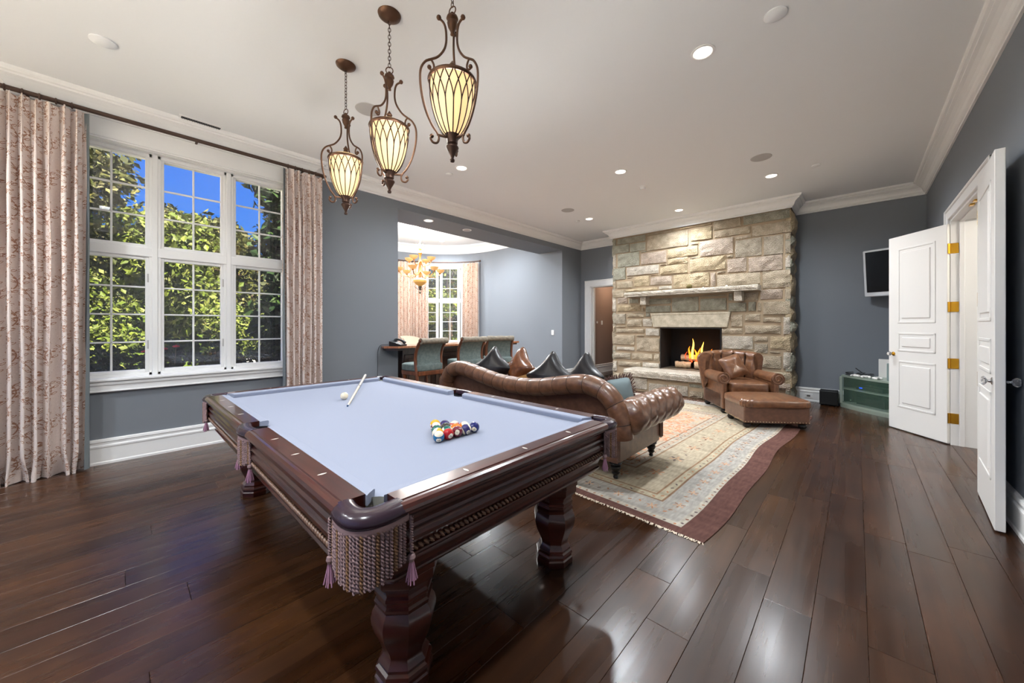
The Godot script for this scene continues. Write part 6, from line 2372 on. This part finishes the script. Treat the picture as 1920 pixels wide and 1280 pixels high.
func build_chandelier() -> void:
	var at := Vector3(-7.91, 0, -4.96)
	var t := thing("chandelier", "gilt chandelier with two tiers of glowing amber glass bowls in the bay", "chandelier", at)
	var st := nst()
	tube(st, [Vector3(0, 3.25, 0), Vector3(0, 3.795, 0)], 0.008, 8)
	lathe(st, [Vector2(0.0, 3.76), Vector2(0.05, 3.77), Vector2(0.07, 3.795)], 18)
	obj("hanging_rod", st, M.white, t)
	st = nst()
	lathe(st, [Vector2(0.0, 2.45), Vector2(0.03, 2.5), Vector2(0.022, 2.58), Vector2(0.05, 2.66), Vector2(0.03, 2.72), Vector2(0.026, 2.85), Vector2(0.045, 2.92), Vector2(0.02, 2.98), Vector2(0.03, 3.08), Vector2(0.05, 3.13), Vector2(0.022, 3.18), Vector2(0.035, 3.24), Vector2(0.0, 3.27)], 16)
	obj("stem", st, M.gilt, t)
	for a in 6:
		st = nst()
		var d := Basis(Vector3.UP, TAU * a / 6 + 0.2)
		tube(st, smooth_path([d * Vector3(0.02, 3.20, 0), d * Vector3(0.05, 3.25, 0), d * Vector3(0.085, 3.33, 0), d * Vector3(0.1, 3.32, 0)], 14), 0.006, 5)
		obj("crown_leaf", st, M.gilt, t)
	for tier in [[4, 0.30, 2.97, 0.5], [6, 0.50, 2.70, 0.15]]:
		for a in tier[0]:
			var d := Basis(Vector3.UP, TAU * a / tier[0] + tier[3])
			var rr: float = tier[1]
			var y: float = tier[2]
			st = nst()
			tube(st, smooth_path([d * Vector3(0.03, y - 0.04, 0), d * Vector3(rr * 0.4, y - 0.14, 0), d * Vector3(rr * 0.8, y - 0.14, 0), d * Vector3(rr, y - 0.05, 0)], 20), 0.009, 6)
			lathe(st, [Vector2(0.0, y - 0.07), Vector2(0.018, y - 0.06), Vector2(0.024, y - 0.045), Vector2(0.012, y - 0.03)], 10, Transform3D(Basis.IDENTITY, d * Vector3(rr, 0, 0)))
			var arm := obj("arm", st, M.gilt, t)
			st = nst()
			lathe(st, [Vector2(0.012, y - 0.04), Vector2(0.05, y - 0.03), Vector2(0.085, y - 0.0), Vector2(0.105, y + 0.045), Vector2(0.101, y + 0.046), Vector2(0.08, y + 0.008), Vector2(0.045, y - 0.018), Vector2(0.0, y - 0.026)], 20, Transform3D(Basis.IDENTITY, d * Vector3(rr, 0, 0)))
			obj("glass_bowl", st, M.bowl, arm)
	st = nst()
	var prof := []
	for q in 11: prof.append(Vector2(0.155 * sin(q / 10.0 * 1.75 + 0.12), 2.31 + 0.15 * q / 10.0))
	lathe(st, prof, 30)
	obj("centre_bowl", st, M.amber, t)
	st = nst()
	lathe(st, [Vector2(0.15, 2.455), Vector2(0.165, 2.462), Vector2(0.15, 2.475), Vector2(0.10, 2.49), Vector2(0.03, 2.52)], 30)
	obj("bowl_rim", st, M.bowl_cream, t)
	st = nst()
	lathe(st, [Vector2(0.0, 2.12), Vector2(0.02, 2.14), Vector2(0.03, 2.17), Vector2(0.014, 2.2), Vector2(0.03, 2.25), Vector2(0.045, 2.29), Vector2(0.04, 2.315)], 14)
	for a in 4:
		var d := Basis(Vector3.UP, TAU * a / 4)
		tube(st, smooth_path([d * Vector3(0.02, 2.22, 0), d * Vector3(0.08, 2.24, 0), d * Vector3(0.15, 2.29, 0), d * Vector3(0.16, 2.31, 0)], 12), 0.006, 5)
	obj("finial", st, M.gilt_dark, t)
	var om := OmniLight3D.new()
	om.name = "chandelier_light"
	om.position = Vector3(0.05, 3.42, 0.05)
	om.light_energy = 4.2
	om.light_color = Color(0.98, 0.97, 0.95)
	om.light_size = 0.12
	om.shadow_enabled = true
	t.add_child(om)

# ---------------------------------------------------------------- garden outside the windows
func leaf_mesh() -> Mesh:
	var st := nst()
	var a := Vector3(0, 0, 0)
	var b := Vector3(0.32, 0.10, 0.5)
	var c := Vector3(0, 0.03, 1.0)
	var d := Vector3(-0.32, 0.10, 0.5)
	face(st, [a, b, c], Vector3.UP)
	face(st, [a, c, d], Vector3.UP)
	st.generate_normals()
	return st.commit()

# blobs: [offset, radius vector]; leaves sit in the outer part of each blob
func foliage(parent: Node3D, blobs: Array, count: int, size: float, cols: Array, seed: int, leaf: Mesh) -> void:
	var r := RandomNumberGenerator.new()
	r.seed = seed
	var mm := MultiMesh.new()
	mm.transform_format = MultiMesh.TRANSFORM_3D
	mm.use_colors = true
	mm.mesh = leaf
	mm.instance_count = count
	var vol := []
	var sum := 0.0
	for b in blobs:
		sum += b[1].x * b[1].y
		vol.append(sum)
	for i in count:
		var pick := r.randf() * sum
		var k := 0
		while vol[k] < pick and k < blobs.size() - 1: k += 1
		var d := Vector3(r.randfn(), r.randfn(), r.randfn()).normalized()
		var rad := pow(r.randf(), 0.3)
		var p: Vector3 = blobs[k][0] + d * blobs[k][1] * rad
		var s := size * r.randf_range(0.6, 1.3)
		var dir := (d + Vector3(r.randfn(), r.randfn() - 0.5, r.randfn()) * 0.7).normalized()
		if absf(dir.y) > 0.97: dir = Vector3(1, 0, 0)
		var bas := Basis.looking_at(dir, Vector3.UP).rotated(dir, r.randf() * TAU).scaled(Vector3.ONE * s)
		mm.set_instance_transform(i, Transform3D(bas, p))
		var c: Color = cols[r.randi() % cols.size()]
		mm.set_instance_color(i, c.srgb_to_linear() * r.randf_range(0.08, 0.18))
	var o := MultiMeshInstance3D.new()
	o.name = "foliage"
	o.multimesh = mm
	o.material_override = M.leaf
	o.set_meta("kind", "stuff")
	parent.add_child(o)

func tree(called: String, label: String, category: String, at: Vector3, h: float, r: float, count: int, size: float, cols: Array, seed: int, leaf: Mesh, group: String, low := 0.18) -> void:
	var t := thing(called, label, category, at, 0.0, group)
	var g := RandomNumberGenerator.new()
	g.seed = seed
	var st := nst()
	var tw := 0.035 * h * 0.5
	tube(st, smooth_path([Vector3(0, -0.3, 0), Vector3(0.05 * r, h * 0.25, 0.03 * r), Vector3(-0.04 * r, h * 0.55, 0.05 * r), Vector3(0, h * 0.85, 0)], 14), [tw * 1.3, tw * 1.15, tw, tw, tw * 0.95, tw * 0.9, tw * 0.85, tw * 0.8, tw * 0.7, tw * 0.6, tw * 0.5, tw * 0.4, tw * 0.3, tw * 0.2, tw * 0.1], 8)
	var blobs := []
	for k in 13:
		var v := g.randf()
		var y := lerpf(h * low, h * 0.9, v)
		var rr := r * (0.35 + 0.65 * sin(PI * (0.15 + 0.75 * v)))
		var a := k * 2.4
		var c := Vector3(cos(a) * rr * g.randf_range(0.3, 0.72), y, sin(a) * rr * g.randf_range(0.3, 0.72))
		var br := r * g.randf_range(0.34, 0.55)
		blobs.append([c, Vector3(br, br * 0.75, br)])
		if k % 2 == 0: tube(st, [Vector3(0, y * 0.75, 0), c * Vector3(0.5, 0.92, 0.5), c], [tw * 0.4, tw * 0.28, tw * 0.1], 6)
	obj("trunk", st, M.bark, t)
	foliage(t, blobs, count, size, cols, seed + 1, leaf)

func build_garden() -> void:
	# lawn rising gently away from the house
	var st := nst()
	var nz := noise(71, 0.06, 3)
	var hgt := func(x: float, z: float) -> float: return -0.35 + 0.085 * maxf(0.0, -x - 11.0 - 12.0 * smoothstep(-2.0, -4.0, z) * smoothstep(-15.0, -12.5, z)) + 0.35 * nz.get_noise_2d(x, z) * smoothstep(24.0, 30.0, -x)
	sheet(st, grid(50, 60, func(u: float, v: float) -> Vector3:
		var x := lerpf(-5.8, -90.0, pow(u, 1.6))
		var z := lerpf(-70.0, 50.0, v)
		return Vector3(x, hgt.call(x, z), z)))
	struct("lawn", st, M.grass)
	var leaf := leaf_mesh()
	var olive := [c8(118, 128, 58), c8(142, 150, 70), c8(94, 108, 48), c8(162, 160, 86)]
	var lime := [c8(150, 176, 52), c8(172, 194, 70), c8(124, 152, 40), c8(190, 204, 96)]
	var dark := [c8(52, 92, 38), c8(70, 116, 44), c8(40, 76, 34), c8(92, 136, 52)]
	var russet := [c8(140, 110, 82), c8(124, 116, 66), c8(166, 130, 104), c8(104, 104, 60)]
	var blue := [c8(44, 84, 62), c8(60, 104, 72), c8(36, 66, 48), c8(96, 132, 60)]
	var G := "trees beyond the lawn"
	for e in [
		["broad_tree", "tall olive green tree with an overhanging crown beyond the window", Vector3(-16.5, 0, 2.6), 9.5, 3.3, 9000, 0.26, olive, 1],
		["broad_tree", "low yellow green tree on the slope below the gap of blue sky", Vector3(-19.5, 0, -1.0), 5.2, 2.6, 7000, 0.26, lime, 2],
		["broad_tree", "olive tree standing behind the low yellow green tree", Vector3(-25.0, 0, -3.6), 7.0, 3.4, 7000, 0.32, olive, 3],
		["russet_tree", "reddish brown leaved tree half behind the climbing vine", Vector3(-25.5, 0, -7.5), 10.0, 3.4, 9000, 0.24, russet, 4],
		["broad_tree", "very tall dark tree at the back of the garden", Vector3(-31.0, 0, 3.5), 13.5, 4.6, 8000, 0.42, olive, 5],
		["broad_tree", "lush green tree outside the bay windows", Vector3(-15.0, 0, -15.5), 8.0, 3.0, 9000, 0.24, lime, 6],
		["broad_tree", "dark green tree farther out behind the bay", Vector3(-20.0, 0, -17.0), 9.0, 3.6, 8000, 0.3, lime, 7],
		["broad_tree", "olive tree at the far side of the garden behind the bay", Vector3(-25.0, 0, -15.0), 12.0, 4.4, 7000, 0.36, olive, 8],
		["broad_tree", "wide lime green tree low on the lawn past the bay", Vector3(-17.5, 0, -14.8), 4.6, 2.2, 6000, 0.2, lime, 9],
		["broad_tree", "lime green tree at the edge of the added pale paving before the bay", Vector3(-17.0, 0, -12.6), 7.5, 2.8, 9000, 0.22, lime, 16],
		["broad_tree", "leafy lime green tree filling the view through the bay windows", Vector3(-20.3, 0, -13.4), 8.6, 3.0, 9000, 0.26, lime, 17],
		["broad_tree", "tall olive tree between lawn and far trees", Vector3(-28.0, 0, -10.0), 10.5, 4.2, 7000, 0.38, olive, 10],
		["broad_tree", "big dark tree at the near side of the garden", Vector3(-15.5, 0, 8.0), 9.5, 3.4, 7000, 0.28, dark, 11],
		["russet_tree", "brownish tree far behind the olive trees", Vector3(-36.0, 0, -6.0), 9.5, 4.2, 6000, 0.42, russet, 12],
		["broad_tree", "distant green tree closing the view on the right of the gap", Vector3(-38.0, 0, -16.0), 13.0, 5.0, 6000, 0.48, dark, 13],
		["broad_tree", "distant olive tree behind the whole garden", Vector3(-42.0, 0, -1.0), 8.5, 5.0, 6000, 0.5, olive, 14],
		["broad_tree", "distant pale tree behind the bay trees", Vector3(-30.0, 0, -28.0), 13.0, 5.2, 6000, 0.5, lime, 15]]:
		var p: Vector3 = e[2]
		p.y = hgt.call(p.x, p.z)
		tree(e[0], e[1], "tree", p, e[3], e[4], e[5], e[6], e[7], 1000 + e[8] * 7, leaf, G, 0.08)
	tree("light_bush", "big yellow green bush on the lawn close to the big window", "bush", Vector3(-12.0, -0.3, 0.9), 2.9, 1.35, 7000, 0.13, lime, 2001, leaf, "", 0.1)
	tree("light_bush", "second yellow green bush farther along the lawn", "bush", Vector3(-14.5, -0.2, -2.6), 2.3, 1.3, 6000, 0.13, lime, 2002, leaf, "", 0.1)
	# climbing vine on a post beside the window
	var v := thing("climbing_vine", "tall dark green broad leaved vine just outside the big window", "vine", Vector3(-7.75, -0.35, -2.12))
	st = nst()
	tube(st, [Vector3(0, -0.2, 0), Vector3(0.05, 2.0, 0.04), Vector3(-0.03, 5.2, 0)], [0.07, 0.06, 0.03], 8)
	obj("stem", st, M.bark, v)
	var blobs := []
	var g := RandomNumberGenerator.new()
	g.seed = 31
	for k in 16: blobs.append([Vector3(g.randf_range(-0.25, 0.25), 0.3 + 5.0 * k / 15.0, g.randf_range(-0.2, 0.2)), Vector3(0.62, 0.4, 0.6)])
	foliage(v, blobs, 6500, 0.18, dark, 33, leaf)
	# shrubs under the window
	for k in 6:
		var z := 1.75 - 0.62 * k
		var h := 1.46 + 0.12 * sin(k * 2.1)
		var s := thing("garden_shrub", "dark glossy green shrub in the bed below the big window", "shrub", Vector3(-7.25 - 0.2 * (k % 2), -0.35, z), 0.0, "shrubs below the big window")
		st = nst()
		for q in 4: tube(st, [Vector3(0, -0.1, 0), Vector3(0.2 * cos(q * 1.7), 0.6, 0.2 * sin(q * 1.7)), Vector3(0.35 * cos(q * 1.7), 1.1, 0.35 * sin(q * 1.7))], [0.025, 0.018, 0.008], 6)
		obj("stems", st, M.bark, s)
		var bl := []
		for q in 6: bl.append([Vector3(0.26 * cos(q * 1.05), lerpf(0.45, h - 0.28, (q % 3) / 2.0), 0.26 * sin(q * 1.05)), Vector3(0.34, 0.28, 0.34)])
		foliage(s, bl, 1500, 0.1, blue if k % 3 else dark, 400 + k, leaf)
	var fm := mat(c8(190, 22, 44), 0.7)
	for k in 4:
		var p := [Vector3(-7.0, 1.07, -0.30), Vector3(-7.02, 1.03, -0.40), Vector3(-7.0, 1.06, -0.52), Vector3(-7.05, 1.0, -0.22)][k] as Vector3
		var f := thing("red_flower", "red flower blooming on the shrub below the window", "flower", p, 0.0, "red flowers on the shrubs")
		st = nst()
		for q in 6:
			var a := TAU * q / 6
			ball(st, Vector3(cos(a) * 0.022, 0.0, sin(a) * 0.022), Vector3(0.02, 0.012, 0.02), 8, 5)
		ball(st, Vector3(0, 0.008, 0), Vector3.ONE * 0.014, 8, 5)
		obj("petals", st, fm, f)
		st = nst()
		tube(st, [Vector3(0, -0.02, 0), Vector3(-0.05, -0.25, 0.01)], 0.004, 5)
		obj("stalk", st, M.bark, f)
